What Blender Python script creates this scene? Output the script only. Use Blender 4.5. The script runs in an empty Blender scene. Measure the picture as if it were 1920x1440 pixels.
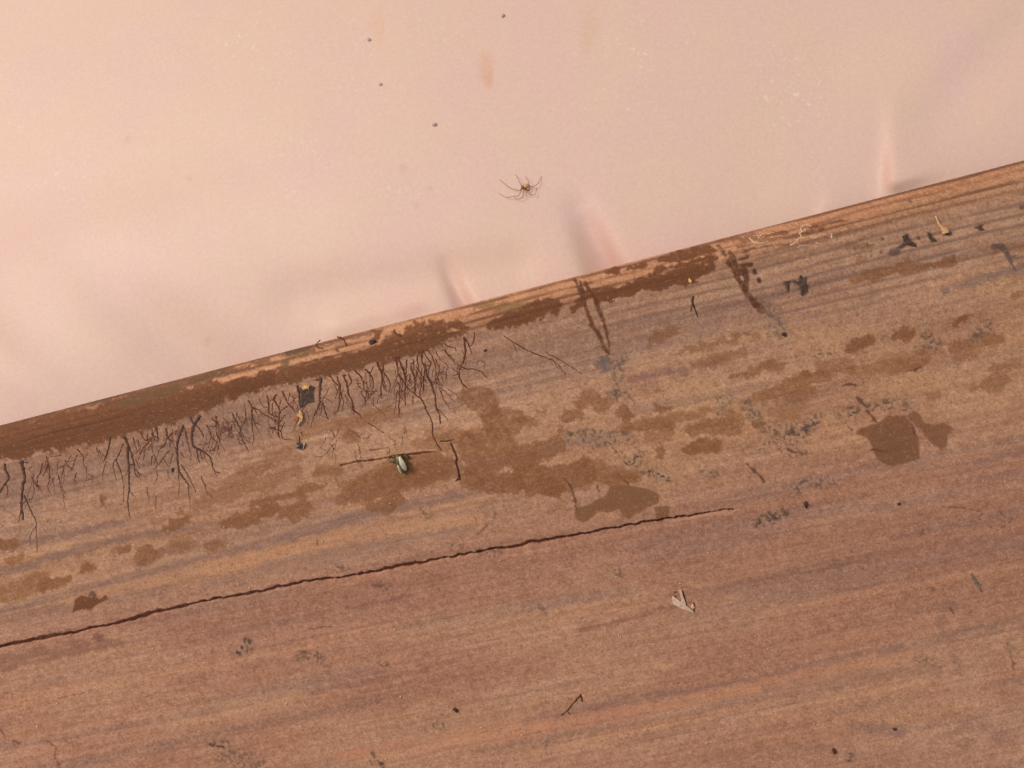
import bpy, bmesh, math, random
import numpy as np
from mathutils import Matrix, Vector

# ------------------------------------------------------------------ camera, sky, lamps, exposure
sc = bpy.context.scene
COL = sc.collection
S = 0.32 / 1920.0                    # metres per photo pixel on the face of the timber (about 6 px per mm)
AL = math.atan2(497.0, 1920.0)       # the timber's edge climbs this much across the photograph
CA, SA = math.cos(AL), math.sin(AL)
LENS = 35.0
D = 0.32 * LENS / 36.0               # camera to timber face
UC = 960 * CA + 75 * SA
EC = 960 * SA - 75 * CA
CZ = -EC * S
CAM = Vector((0.0, -D, CZ))

cam_d = bpy.data.cameras.new('camera')
cam_d.lens = LENS
cam_d.sensor_width = 36.0
cam_d.clip_start = 0.005
cam = bpy.data.objects.new('camera', cam_d)
COL.objects.link(cam)
cam.matrix_world = Matrix(((CA, SA, 0, CAM.x), (0, 0, -1, CAM.y), (-SA, CA, 0, CAM.z), (0, 0, 0, 1)))
sc.camera = cam

world = bpy.data.worlds.new('overcast_daylight')
sc.world = world
world.use_nodes = True
bg = world.node_tree.nodes['Background']
bg.inputs['Color'].default_value = (1.0, 0.90, 0.88, 1)
bg.inputs['Strength'].default_value = 0.40

def area(name, loc, target, size, power, color):
    d = bpy.data.lights.new(name, 'AREA')
    d.shape = 'DISK'
    d.size = size
    d.energy = power
    d.color = color
    o = bpy.data.objects.new(name, d)
    COL.objects.link(o)
    o.location = loc
    o.rotation_euler = (Vector(target) - Vector(loc)).to_track_quat('-Z', 'Y').to_euler()
    return o

# soft unseen key light on the camera's side, up to the left (the fold in the film is bright on its left flank, dull on its right)
area('key_light_left_offscreen', (-1.35, -1.24, 1.19), (0, 0, 0), 0.8, 39.0, (1.0, 0.90, 0.80))

# hazy sun in the open sky beyond the translucent film
sun_d = bpy.data.lights.new('sun_offscreen', 'SUN')
sun_d.energy = 1.9
sun_d.angle = math.radians(25)
sun_d.color = (0.84, 0.96, 1.0)
sun = bpy.data.objects.new('sun_offscreen', sun_d)
COL.objects.link(sun)
sun.location = (-0.8, 2.0, 1.0)
sun.rotation_euler = Vector((0.35, -0.85, -0.40)).to_track_quat('-Z', 'Y').to_euler()

vs = sc.view_settings
vs.view_transform = 'Standard'
vs.look = 'None'
vs.gamma = 1.0
vs.use_curve_mapping = False
vs.exposure = 0.0

# ------------------------------------------------------------------ helpers
def px2ue(px, py):
    ry = py - 795.0
    return px * CA - ry * SA, px * SA + ry * CA

def ue2px(u, e):
    return u * CA + e * SA, 795.0 - u * SA + e * CA

def P(px, py, y=0.0):
    """photo pixel -> world point at depth y behind the timber face"""
    u, e = px2ue(px, py)
    X, Z = (u - UC) * S, -e * S
    k = (D + y) / D
    return Vector((X * k, y, (Z - CZ) * k + CZ))

def lin(c):
    c = np.asarray(c, float) / 255.0
    return np.where(c <= 0.04045, c / 12.92, ((c + 0.055) / 1.055) ** 2.4)

rng = np.random.RandomState(7)
TAB = [rng.rand(256, 256) for _ in range(12)]

def vn(x, y, s=0):
    """value noise 0..1"""
    t = TAB[s % 12]
    x = x + 37.1 * s; y = y + 91.7 * s
    xi = np.floor(x).astype(int); yi = np.floor(y).astype(int)
    fx = x - xi; fy = y - yi
    fx = fx * fx * (3 - 2 * fx); fy = fy * fy * (3 - 2 * fy)
    x0 = xi & 255; x1 = (xi + 1) & 255; y0 = yi & 255; y1 = (yi + 1) & 255
    a = t[x0, y0] * (1 - fx) + t[x1, y0] * fx
    b = t[x0, y1] * (1 - fx) + t[x1, y1] * fx
    return a * (1 - fy) + b * fy

def fbm(x, y, s=0, o=4):
    r = 0; a = 0.5; tot = 0
    for i in range(o):
        r = r + a * vn(x, y, s + i)
        tot += a; a *= 0.5; x = x * 2.03; y = y * 2.03
    return r / tot

def sst(a, b, x):
    t = np.clip((x - a) / (b - a), 0, 1)
    return t * t * (3 - 2 * t)

def seg_dist(px, py, pts, want_r=False):
    """signed 'distance minus radius' to a polyline of (x, y, r)"""
    best = np.full(px.shape, 1e9)
    if len(pts) == 1:
        x, y, r = pts[0]
        return np.hypot(px - x, py - y) - r
    for (x0, y0, r0), (x1, y1, r1) in zip(pts[:-1], pts[1:]):
        dx, dy = x1 - x0, y1 - y0
        L = dx * dx + dy * dy + 1e-9
        t = np.clip(((px - x0) * dx + (py - y0) * dy) / L, 0, 1)
        d = np.hypot(px - x0 - t * dx, py - y0 - t * dy) - (r0 + (r1 - r0) * t)
        best = np.minimum(best, d)
    return best

def poly_dist(px, py, pts):
    n = len(pts)
    inside = np.zeros(px.shape, bool)
    best = np.full(px.shape, 1e9)
    for i in range(n):
        x0, y0 = pts[i]; x1, y1 = pts[(i + 1) % n]
        c = ((y0 > py) != (y1 > py))
        xs = (x1 - x0) * (py - y0) / ((y1 - y0) if y1 != y0 else 1e-9) + x0
        inside ^= c & (px < xs)
        dx, dy = x1 - x0, y1 - y0
        t = np.clip(((px - x0) * dx + (py - y0) * dy) / (dx * dx + dy * dy + 1e-9), 0, 1)
        best = np.minimum(best, np.hypot(px - x0 - t * dx, py - y0 - t * dy))
    return np.where(inside, -best, best)

def T(x0, y0, s, *paths):
    """points read off an enlarged view of the photograph"""
    return [[(x0 + p[0] / s, y0 + p[1] / s) + tuple(p[2:]) for p in q] for q in paths]

# ------------------------------------------------------------------ materials
def new_mat(name):
    m = bpy.data.materials.new(name)
    m.use_nodes = True
    nt = m.node_tree
    return m, nt, nt.nodes['Principled BSDF']

def set_spec(b, v):
    for k in ('Specular IOR Level', 'Specular'):
        if k in b.inputs:
            b.inputs[k].default_value = v
            return

def noisy_mat(name, c0, c1, scale=900.0, rough=0.75, spec=0.2, bump=0.0002):
    m, nt, b = new_mat(name)
    tc = nt.nodes.new('ShaderNodeTexCoord')
    n = nt.nodes.new('ShaderNodeTexNoise')
    n.inputs['Scale'].default_value = scale
    n.inputs['Detail'].default_value = 4
    r = nt.nodes.new('ShaderNodeValToRGB')
    r.color_ramp.elements[0].position = 0.33
    r.color_ramp.elements[1].position = 0.67
    r.color_ramp.elements[0].color = tuple(lin(c0)) + (1,)
    r.color_ramp.elements[1].color = tuple(lin(c1)) + (1,)
    nt.links.new(tc.outputs['Object'], n.inputs['Vector'])
    nt.links.new(n.outputs['Fac'], r.inputs['Fac'])
    nt.links.new(r.outputs['Color'], b.inputs['Base Color'])
    if bump:
        bp = nt.nodes.new('ShaderNodeBump')
        bp.inputs['Distance'].default_value = bump
        bp.inputs['Strength'].default_value = 0.6
        nt.links.new(n.outputs['Fac'], bp.inputs['Height'])
        nt.links.new(bp.outputs['Normal'], b.inputs['Normal'])
    b.inputs['Roughness'].default_value = rough
    set_spec(b, spec)
    return m

def wood_mat():
    m, nt, b = new_mat('weathered_timber')
    N, L = nt.nodes.new, nt.links.new
    at = N('ShaderNodeAttribute'); at.attribute_name = 'wood_colour'
    tc = N('ShaderNodeTexCoord')
    # fine fuzz of the weathered fibres
    n1 = N('ShaderNodeTexNoise'); n1.inputs['Scale'].default_value = 1900; n1.inputs['Detail'].default_value = 5
    n1.inputs['Roughness'].default_value = 0.75
    L(tc.outputs['Object'], n1.inputs['Vector'])
    mp = N('ShaderNodeMapping'); mp.inputs['Rotation'].default_value = (0, math.radians(-2.5), 0)
    mp.inputs['Scale'].default_value = (170, 600, 2300)
    L(tc.outputs['Object'], mp.inputs['Vector'])
    n2 = N('ShaderNodeTexNoise'); n2.inputs['Scale'].default_value = 1.0; n2.inputs['Detail'].default_value = 4
    n2.inputs['Roughness'].default_value = 0.65
    L(mp.outputs['Vector'], n2.inputs['Vector'])
    m1 = N('ShaderNodeMapRange'); m1.inputs['From Min'].default_value = 0.28; m1.inputs['From Max'].default_value = 0.72
    m1.inputs['To Min'].default_value = 0.68; m1.inputs['To Max'].default_value = 1.32
    L(n1.outputs['Fac'], m1.inputs['Value'])
    m2 = N('ShaderNodeMapRange'); m2.inputs['From Min'].default_value = 0.28; m2.inputs['From Max'].default_value = 0.72
    m2.inputs['To Min'].default_value = 0.90; m2.inputs['To Max'].default_value = 1.10
    L(n2.outputs['Fac'], m2.inputs['Value'])
    mu = N('ShaderNodeMath'); mu.operation = 'MULTIPLY'
    L(m1.outputs['Result'], mu.inputs[0]); L(m2.outputs['Result'], mu.inputs[1])
    mx = N('ShaderNodeVectorMath'); mx.operation = 'SCALE'
    L(at.outputs['Color'], mx.inputs[0]); L(mu.outputs['Value'], mx.inputs['Scale'])
    L(mx.outputs['Vector'], b.inputs['Base Color'])
    ad = N('ShaderNodeMath'); ad.operation = 'ADD'
    L(n1.outputs['Fac'], ad.inputs[0]); L(n2.outputs['Fac'], ad.inputs[1])
    bp = N('ShaderNodeBump'); bp.inputs['Distance'].default_value = 0.00012; bp.inputs['Strength'].default_value = 0.55
    L(ad.outputs['Value'], bp.inputs['Height']); L(bp.outputs['Normal'], b.inputs['Normal'])
    b.inputs['Roughness'].default_value = 0.85
    set_spec(b, 0.12)
    return m

def sheet_mat():
    m = bpy.data.materials.new('milky_plastic_film')
    m.use_nodes = True
    nt = m.node_tree
    nt.nodes.clear()
    N, L = nt.nodes.new, nt.links.new
    out = N('ShaderNodeOutputMaterial')
    at = N('ShaderNodeAttribute'); at.attribute_name = 'film_tint'
    du = N('ShaderNodeAttribute'); du.attribute_name = 'film_dust'
    tc = N('ShaderNodeTexCoord')
    # broad mottling of the film between peach and pink
    n0 = N('ShaderNodeTexNoise'); n0.inputs['Scale'].default_value = 34; n0.inputs['Detail'].default_value = 2
    L(tc.outputs['Object'], n0.inputs['Vector'])
    r0 = N('ShaderNodeValToRGB')
    r0.color_ramp.elements[0].position = 0.40; r0.color_ramp.elements[1].position = 0.60
    r0.color_ramp.elements[0].color = (0.870, 0.592, 0.500, 1)
    r0.color_ramp.elements[1].color = (0.870, 0.608, 0.478, 1)
    L(n0.outputs['Fac'], r0.inputs['Fac'])
    mx = N('ShaderNodeMix'); mx.data_type = 'RGBA'; mx.blend_type = 'MULTIPLY'; mx.inputs['Factor'].default_value = 1
    L(r0.outputs['Color'], mx.inputs['A']); L(at.outputs['Color'], mx.inputs['B'])
    # fine grain of dust on the film
    n1 = N('ShaderNodeTexNoise'); n1.inputs['Scale'].default_value = 900; n1.inputs['Detail'].default_value = 3
    L(tc.outputs['Object'], n1.inputs['Vector'])
    m1 = N('ShaderNodeMapRange'); m1.inputs['From Min'].default_value = 0.3; m1.inputs['From Max'].default_value = 0.7
    m1.inputs['To Min'].default_value = 0.955; m1.inputs['To Max'].default_value = 1.03
    L(n1.outputs['Fac'], m1.inputs['Value'])
    sc1 = N('ShaderNodeVectorMath'); sc1.operation = 'SCALE'
    L(mx.outputs['Result'], sc1.inputs[0]); L(m1.outputs['Result'], sc1.inputs['Scale'])
    # pale specks
    vo = N('ShaderNodeTexNoise'); vo.inputs['Scale'].default_value = 620; vo.inputs['Detail'].default_value = 1
    L(tc.outputs['Object'], vo.inputs['Vector'])
    vm = N('ShaderNodeMapRange'); vm.inputs['From Min'].default_value = 0.62; vm.inputs['From Max'].default_value = 0.74
    L(vo.outputs['Fac'], vm.inputs['Value'])
    mm = N('ShaderNodeMath'); mm.operation = 'MULTIPLY'
    L(vm.outputs['Result'], mm.inputs[0]); L(du.outputs['Fac'], mm.inputs[1])
    m3 = N('ShaderNodeMix'); m3.data_type = 'RGBA'
    L(mm.outputs['Value'], m3.inputs['Factor']); L(sc1.outputs['Vector'], m3.inputs['A'])
    m3.inputs['B'].default_value = (0.95, 0.78, 0.70, 1)
    df = N('ShaderNodeBsdfDiffuse'); tr = N('ShaderNodeBsdfTranslucent'); gl = N('ShaderNodeBsdfGlossy')
    gl.inputs['Roughness'].default_value = 0.55
    L(m3.outputs['Result'], df.inputs['Color']); L(m3.outputs['Result'], tr.inputs['Color'])
    s1 = N('ShaderNodeMixShader'); s1.inputs['Fac'].default_value = 0.42
    L(df.outputs['BSDF'], s1.inputs[1]); L(tr.outputs['BSDF'], s1.inputs[2])
    s2 = N('ShaderNodeMixShader'); s2.inputs['Fac'].default_value = 0.04
    L(s1.outputs['Shader'], s2.inputs[1]); L(gl.outputs['BSDF'], s2.inputs[2])
    L(s2.outputs['Shader'], out.inputs['Surface'])
    return m

M_WOOD = wood_mat()
M_SHEET = sheet_mat()
M_STRAND_BROWN = noisy_mat('brown_fungus', (82, 46, 32), (118, 72, 54))
M_STRAND_DARK = noisy_mat('dark_fungus', (76, 53, 45), (108, 78, 67))
M_BLACK = noisy_mat('black_dirt', (48, 40, 40), (88, 72, 66))
M_SOOT = noisy_mat('charred_bark', (62, 50, 44), (104, 84, 70), 1400)
M_BLUEBLACK = noisy_mat('blue_black_shell', (40, 38, 50), (78, 70, 78), 900, 0.4, 0.5)
M_TWIG = noisy_mat('brown_twig', (64, 36, 22), (104, 62, 42), 1200)
M_YELLOW = noisy_mat('straw_yellow_husk', (214, 160, 96), (240, 196, 132), 1100)
M_ORANGE = noisy_mat('orange_husk', (170, 92, 52), (200, 120, 74), 1100)
M_TAN = noisy_mat('tan_husk', (196, 150, 104), (224, 182, 138), 1100)
M_PALE = noisy_mat('pale_flake', (196, 164, 144), (228, 200, 180), 1400)
M_WEB = noisy_mat('old_web_silk', (200, 168, 138), (236, 208, 178), 1500)
M_GREY = noisy_mat('grey_lichen', (112, 96, 82), (150, 130, 112), 1300)
M_BODY = noisy_mat('olive_insect_body', (58, 52, 26), (104, 94, 48), 900, 0.4, 0.5)
M_WING = noisy_mat('pale_green_wing', (168, 160, 136), (206, 198, 178), 800, 0.35, 0.5)
M_SP_ABD = noisy_mat('spider_abdomen', (186, 138, 84), (224, 182, 130), 2600, 0.55, 0.3, 0.00003)
M_SP_CEPH = noisy_mat('spider_head_shield', (112, 74, 50), (150, 104, 74), 2600, 0.5, 0.3, 0.00003)
M_SP_LEG = noisy_mat('spider_leg', (160, 116, 94), (196, 150, 124), 2600, 0.5, 0.3, 0)
M_SP_DARK = noisy_mat('spider_palp', (92, 56, 36), (124, 80, 54), 2600, 0.5, 0.3, 0)
M_SPECK = noisy_mat('fly_dropping', (176, 152, 156), (204, 178, 180), 900)

# ------------------------------------------------------------------ the timber
def axis(lo, flo, fhi, hi, step, coarse):
    a = np.arange(flo, fhi, step)
    l = np.linspace(lo, flo, max(2, int((flo - lo) / coarse)), endpoint=False) if lo < flo else np.array([])
    r = np.linspace(fhi, hi, max(2, int((hi - fhi) / coarse)))
    return np.concatenate([l, a, r])

STEP = 1.8
ua = axis(-2200, -170, 1990, 4200, STEP, 16)
ea = axis(0, 0, 1112, 1800, STEP, 16)
UU, EE = np.meshgrid(ua, ea, indexing='ij')
PX, PY = ue2px(UU, EE)

fan = 84.0 * UU / 1290.0
G = EE - fan * np.clip(EE / np.maximum(404 + fan, 60), 0, 1)
G = G + 10 * (fbm(UU / 420, EE / 170, 1, 3) - 0.5) + 3 * (fbm(UU / 90, EE / 60, 4, 2) - 0.5)

# warped copies of the coordinates, for ragged outlines
WXn = fbm(PX / 16, PY / 16, 2, 4) - 0.5
WYn = fbm(PX / 16, PY / 16, 6, 4) - 0.5
F4 = fbm(PX / 5.0, PY / 5.0, 3, 3)          # fine blotches
F12 = fbm(PX / 13.0, PY / 11.0, 8, 4)
# blotches drawn out along the grain
FG = fbm(UU / 26.0, G / 7.0, 5, 4)

col = np.zeros(PX.shape + (3,))
hgt = np.zeros(PX.shape)                     # + = into the wood, metres

def mixc(mask, rgb):
    global col
    m = mask[..., None]
    col = col * (1 - m) + np.asarray(rgb, float) * m

# base tone by depth below the edge
stops = [(0, (180, 124, 88)), (34, (178, 124, 88)), (56, (160, 118, 92)), (150, (163, 121, 94)), (250, (172, 125, 91)),
         (330, (176, 131, 96)), (398, (168, 122, 95)), (408, (161, 113, 88)), (520, (167, 118, 91)), (700, (169, 119, 91)), (1100, (171, 125, 97)), (1500, (168, 120, 92))]
gs = [s[0] for s in stops]
for c in range(3):
    col[..., c] = np.interp(G, gs, [s[1][c] for s in stops])

# right of the crack's end the two tones run into each other
low_r = sst(1080, 1450, PX) * sst(300, 420, G) * sst(640, 480, G)
mixc(0.75 * low_r, (169, 120, 91))

# lighter / greyer regions
big = fbm(UU / 300, G / 80, 9, 3)
mixc(0.40 * sst(0.50, 0.70, big), (182, 138, 104))
mixc(0.30 * sst(0.52, 0.30, big), (152, 106, 84))
mv = fbm(UU / 420, G / 26, 10, 3)
mixc(0.42 * sst(0.55, 0.72, mv) * sst(40, 90, EE), (140, 106, 90))
orr = fbm(UU / 520, G / 34, 11, 3)
mixc(0.34 * sst(0.57, 0.74, orr) * sst(40, 90, EE), (186, 132, 96))
# yellowish weathering on the upper right half
yel = sst(1050, 1350, PX) * sst(60, 170, EE) * sst(420, 330, G)
mixc(0.35 * yel * sst(0.42, 0.62, fbm(UU / 120, G / 40, 3, 3)), (184, 138, 94))
# paler patch low on the right
mixc(0.55 * sst(260, 40, np.hypot((PX - 1850) * 0.8, PY - 1340)) * sst(0.35, 0.6, fbm(PX / 70, PY / 40, 2, 3)), (184, 140, 108))
mixc(0.35 * sst(200, 40, np.hypot((PX - 330) * 0.7, PY - 1420)) * sst(0.35, 0.6, fbm(PX / 70, PY / 40, 5, 3)), (190, 142, 104))

# grain streaks
st1 = vn(UU / 300, G / 6.0, 1); st2 = vn(UU / 150, G / 3.0, 2); st3 = vn(UU / 520, G / 15, 3)
amp = np.interp(EE, [0, 50, 80, 400, 520, 1200], [13, 13, 11, 9, 7, 7])
shade = amp * ((st1 - 0.5) * 1.1 + (st2 - 0.5) * 0.8 + (st3 - 0.5) * 0.9)
F2 = vn(PX / 2.6, PY / 2.6, 5) + 0.6 * vn(PX / 1.9, PY / 1.9, 8)
shade += 30 * (F4 - 0.5) + 18 * (F12 - 0.5) + 17 * (F2 - 0.8)
col += shade[..., None] * np.array([1.0, 0.92, 0.82])

# year rings crossing the rounded edge, as lines of darker late wood
def line_mask(period, phase, width, gate_s, warp=3.0):
    g = G + warp * (fbm(UU / 260, EE / 40, gate_s, 2) - 0.5) * 2
    ph = np.abs(((g + phase) / period) % 1.0 - 0.5) * period
    return sst(width, width * 0.35, ph) * sst(0.30, 0.55, fbm(UU / 220, g / period, gate_s + 1, 2))
rings = line_mask(13.0, 2.0, 3.6, 2, 2.2) * sst(62, 40, EE)
mixc(0.80 * rings, (112, 74, 54))
rr = line_mask(15.0, 5.0, 3.4, 5, 3.0) * sst(40, 60, EE) * sst(235, 150, EE)
mixc(rr * (0.30 + 0.30 * sst(1000, 1500, PX)), (124, 94, 78))
rl = line_mask(26.0, 3.0, 3.0, 7, 5.0) * sst(420, 440, EE)
mixc(0.24 * rl * sst(0.35, 0.6, F4), (136, 90, 70))

mixc(0.85 * sst(760, 480, PX) * sst(26, 12, EE) * sst(0.38, 0.52, fbm(UU / 40, EE / 9, 6, 3)), (112, 76, 54))

SUB = 70
def stroke(pts, rgb, a=0.9, ragged=6.0, soft=3.0, blot=0.0, grain=False, mul=1.0, target=None):
    """a stain along a polyline (x, y, radius); blot breaks it up into blotches"""
    global col, hgt
    xs = [p[0] for p in pts]; ys = [p[1] for p in pts]; R = max(p[2] for p in pts) + SUB
    m = (PX > min(xs) - R) & (PX < max(xs) + R) & (PY > min(ys) - R) & (PY < max(ys) + R)
    if not m.any():
        return
    d = seg_dist(PX[m] + 2.2 * ragged * WXn[m], PY[m] + 2.2 * ragged * WYn[m], pts)
    if ragged:
        d = d + ragged * ((F12[m] - 0.5) * 1.6 + (F4[m] - 0.5) * 1.5)
    k = sst(soft, -soft, d)
    if blot:
        f = FG[m] if grain else 0.65 * F4[m] + 0.35 * F12[m]
        k = k * (1 - blot + blot * sst(0.36, 0.58, f))
    if target == 'groove':
        hgt[m] = np.maximum(hgt[m], k * mul)
    if rgb is not None:
        kk = (a * k)[:, None]
        col[m] = col[m] * (1 - kk) + np.asarray(rgb, float) * kk

def patch(pts, rgb, a=0.9, ragged=4.0, soft=2.5, blot=0.0, rim=0.0):
    global col
    xs = [p[0] for p in pts]; ys = [p[1] for p in pts]
    m = (PX > min(xs) - SUB) & (PX < max(xs) + SUB) & (PY > min(ys) - SUB) & (PY < max(ys) + SUB)
    d = poly_dist(PX[m] + 2.0 * ragged * WXn[m], PY[m] + 2.0 * ragged * WYn[m], pts)
    d = d + ragged * (F12[m] - 0.5) * 1.4
    k = sst(soft, -soft, d)
    if blot:
        k = k * (1 - blot + blot * sst(0.40, 0.58, 0.5 * F4[m] + 0.5 * F12[m]))
    kk = (a * k)[:, None]
    col[m] = col[m] * (1 - kk) + np.asarray(rgb, float) * kk

MAUVE = (128, 98, 86); ORG = (192, 138, 98); DARKLINE = (118, 82, 66); LIGHT = (192, 148, 114)
MUD = (109, 67, 42); OCH = (130, 84, 52); WET = (126, 86, 58); RED = (120, 74, 54); GRY = (120, 102, 88)

# bands of late wood
for pts, c, a in [
    ([(-40, 1083, 6), (60, 1058, 7), (110, 1042, 8), (180, 1020, 8), (260, 1003, 7), (330, 992, 6), (400, 982, 5)], MAUVE, 0.75),
    ([(0, 1025, 4), (120, 1005, 5), (180, 986, 6), (230, 978, 5)], MAUVE, 0.55),
    ([(-40, 1160, 8), (60, 1128, 10), (150, 1102, 11), (270, 1072, 10), (380, 1042, 10), (480, 1022, 10)], MAUVE, 0.55),
    ([(480, 1022, 11), (560, 1000, 12), (640, 976, 11), (720, 956, 11), (800, 938, 10), (880, 925, 8), (930, 918, 5)], MAUVE, 0.62),
    ([(130, 1130, 6), (250, 1098, 11), (400, 1062, 14), (520, 1038, 15), (640, 1008, 14), (740, 990, 10), (900, 968, 8)], ORG, 0.62),
    ([(380, 1102, 8), (480, 1072, 12), (560, 1052, 15), (660, 1036, 16), (780, 1010, 10), (880, 995, 6)], (142, 108, 90), 0.55),
    ([(0, 1050, 5), (130, 1020, 5), (250, 985, 5)], LIGHT, 0.35),
    ([(-40, 1142, 3), (100, 1108, 3), (250, 1066, 4), (400, 1030, 4), (480, 1010, 3), (600, 975, 3), (700, 940, 3)], LIGHT, 0.60),
    ([(1185, 712, 6), (1240, 700, 8), (1310, 690, 7), (1360, 672, 4)], (132, 92, 82), 0.6),
    ([(1040, 705, 5), (1100, 700, 6), (1180, 690, 4)], (136, 98, 84), 0.4),
    ([(1770, 545, 5), (1810, 530, 8), (1870, 515, 10), (1930, 500, 10)], (124, 98, 88), 0.6),
    ([(1640, 520, 3), (1700, 505, 4), (1800, 480, 4), (1920, 450, 4)], (140, 108, 90), 0.4),
    # lower half
    ([(0, 1245, 16), (70, 1232, 14), (160, 1212, 14), (230, 1206, 8)], (128, 86, 68), 0.55),
    ([(640, 1142, 3), (700, 1132, 4), (770, 1118, 3)], DARKLINE, 0.55),
    ([(1090, 1180, 4), (1160, 1165, 6), (1240, 1142, 5), (1300, 1130, 3)], (132, 88, 68), 0.6),
    ([(980, 1353, 4), (1050, 1338, 6), (1130, 1322, 8), (1200, 1308, 8), (1290, 1296, 6), (1400, 1276, 5), (1500, 1250, 6), (1600, 1230, 6), (1690, 1212, 5)], (134, 98, 84), 0.62),
    ([(640, 1420, 12), (800, 1395, 14), (940, 1372, 15), (1079, 1352, 13), (1200, 1332, 12), (1320, 1308, 11), (1440, 1282, 13), (1540, 1258, 13), (1640, 1240, 10), (1740, 1228, 6)], (192, 130, 95), 0.5),
    ([(1150, 1395, 6), (1260, 1372, 8), (1400, 1352, 5)], (140, 98, 80), 0.45),
    ([(1440, 1290, 12), (1540, 1280, 16), (1640, 1265, 14), (1760, 1255, 10)], (144, 104, 86), 0.35),
    ([(1785, 1190, 4), (1830, 1178, 5), (1880, 1168, 6), (1930, 1158, 6)], (132, 98, 78), 0.6),
    ([(1550, 1062, 4), (1620, 1048, 8), (1680, 1036, 8), (1780, 1020, 6), (1920, 998, 6)], (136, 96, 76), 0.5),
    ([(1700, 1150, 5), (1740, 1140, 10), (1790, 1138, 10)], (138, 100, 82), 0.5),
    ([(1760, 1160, 6), (1775, 1190, 8), (1790, 1230, 9), (1800, 1262, 8)], (140, 100, 84), 0.45),
    ([(1600, 1362, 10), (1640, 1368, 14), (1690, 1372, 10)], (136, 102, 86), 0.5),
    ([(1660, 1105, 3), (1700, 1095, 4), (1760, 1082, 3)], (140, 100, 80), 0.4),
    ([(1480, 1220, 4), (1560, 1206, 6), (1680, 1180, 5)], (192, 136, 96), 0.4),
    ([(1900, 1235, 14), (1930, 1228, 16)], (196, 146, 104), 0.6),
    ([(960, 1030, 10), (1100, 1008, 8)], (146, 96, 78), 0.35),
    ([(560, 1310, 4), (640, 1288, 5), (760, 1262, 4), (920, 1218, 4)], (140, 90, 70), 0.4),
    ([(420, 1330, 12), (500, 1312, 12), (560, 1300, 8)], (188, 140, 102), 0.45),
    ([(1230, 1250, 6), (1262, 1246, 5)], (196, 154, 110), 0.6),
    ([(1650, 870, 10), (1800, 880, 14), (1900, 850, 10)], (146, 108, 90), 0.35),
    ([(1830, 870, 5), (1880, 855, 8), (1925, 845, 8)], (128, 96, 84), 0.4),
]:
    stroke(pts, c, a, ragged=5, soft=5, blot=0.45, grain=True)

# straw-coloured strips left bare along the edge
for pts in ([(95, 780, 4), (180, 762, 5)], [(330, 735, 3), (440, 705, 5), (540, 680, 6), (620, 652, 6)], [(420, 695, 4), (520, 672, 4)],
            [(800, 610, 5), (880, 592, 5)], [(960, 562, 10), (1040, 545, 12), (1085, 525, 10)], [(640, 640, 4), (720, 618, 6), (820, 592, 6)],
            [(1120, 525, 6), (1180, 520, 4)], [(470, 716, 3), (500, 706, 3)]):
    stroke(pts, (190, 136, 96), 0.6, ragged=4, soft=3, blot=0.7, grain=True)

# ---- damp earth along the edge
EDGE_MUD = [
    [(-40, 835, 30), (40, 822, 33), (120, 808, 32), (200, 792, 34), (300, 766, 32), (380, 745, 24), (450, 726, 20), (500, 712, 16)],
    [(440, 728, 14), (520, 705, 15), (600, 690, 17), (660, 676, 18), (720, 660, 17), (780, 648, 17), (830, 632, 12), (868, 622, 7)],
    [(730, 640, 10), (780, 622, 12), (830, 612, 8), (870, 612, 6)],
    [(700, 628, 8), (712, 622, 6)],
]
for p in EDGE_MUD:
    stroke(p, MUD, 0.92, ragged=10, soft=3, blot=0.12)
for p in EDGE_MUD[:1]:
    stroke([(x, y, r * 0.6) for x, y, r in p], (106, 68, 48), 0.5, ragged=18, soft=8, blot=0.6)
for p in ([(-40, 806, 12), (60, 784, 12), (90, 775, 8)], [(190, 762, 9), (260, 742, 9), (330, 726, 8)], [(350, 712, 6), (430, 694, 5), (500, 674, 5)]):
    stroke(p, (112, 74, 50), 0.85, ragged=7, soft=3, blot=0.3)
stroke([(150, 750, 5), (180, 745, 7), (200, 742, 3)], (88, 72, 58), 0.7, ragged=4, soft=2)
stroke([(230, 752, 8), (300, 738, 7), (360, 718, 5), (380, 706, 5), (420, 692, 3)], (104, 78, 54), 0.8, ragged=7, soft=3, blot=0.5)
stroke([(530, 662, 5), (560, 655, 5), (580, 648, 2)], (96, 72, 52), 0.9, ragged=3, soft=2)
stroke([(535, 680, 7), (530, 690, 6)], (112, 82, 54), 0.8, ragged=4, soft=2)
stroke([(560, 664, 3), (585, 655, 4)], (112, 82, 54), 0.8, ragged=3, soft=2)
stroke([(595, 650, 2), (640, 636, 4), (690, 624, 4)], (112, 76, 54), 0.7, ragged=4, soft=2, blot=0.5)
stroke([(798, 615, 3), (806, 614, 5)], (100, 66, 48), 0.9, ragged=2, soft=2)
for p in ([(888, 576, 3), (905, 573, 5), (922, 569, 4)], [(948, 568, 6), (935, 578, 8), (975, 572, 10)]):
    stroke(p, (130, 96, 60), 0.8, ragged=4, soft=2.5, blot=0.3)
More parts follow.
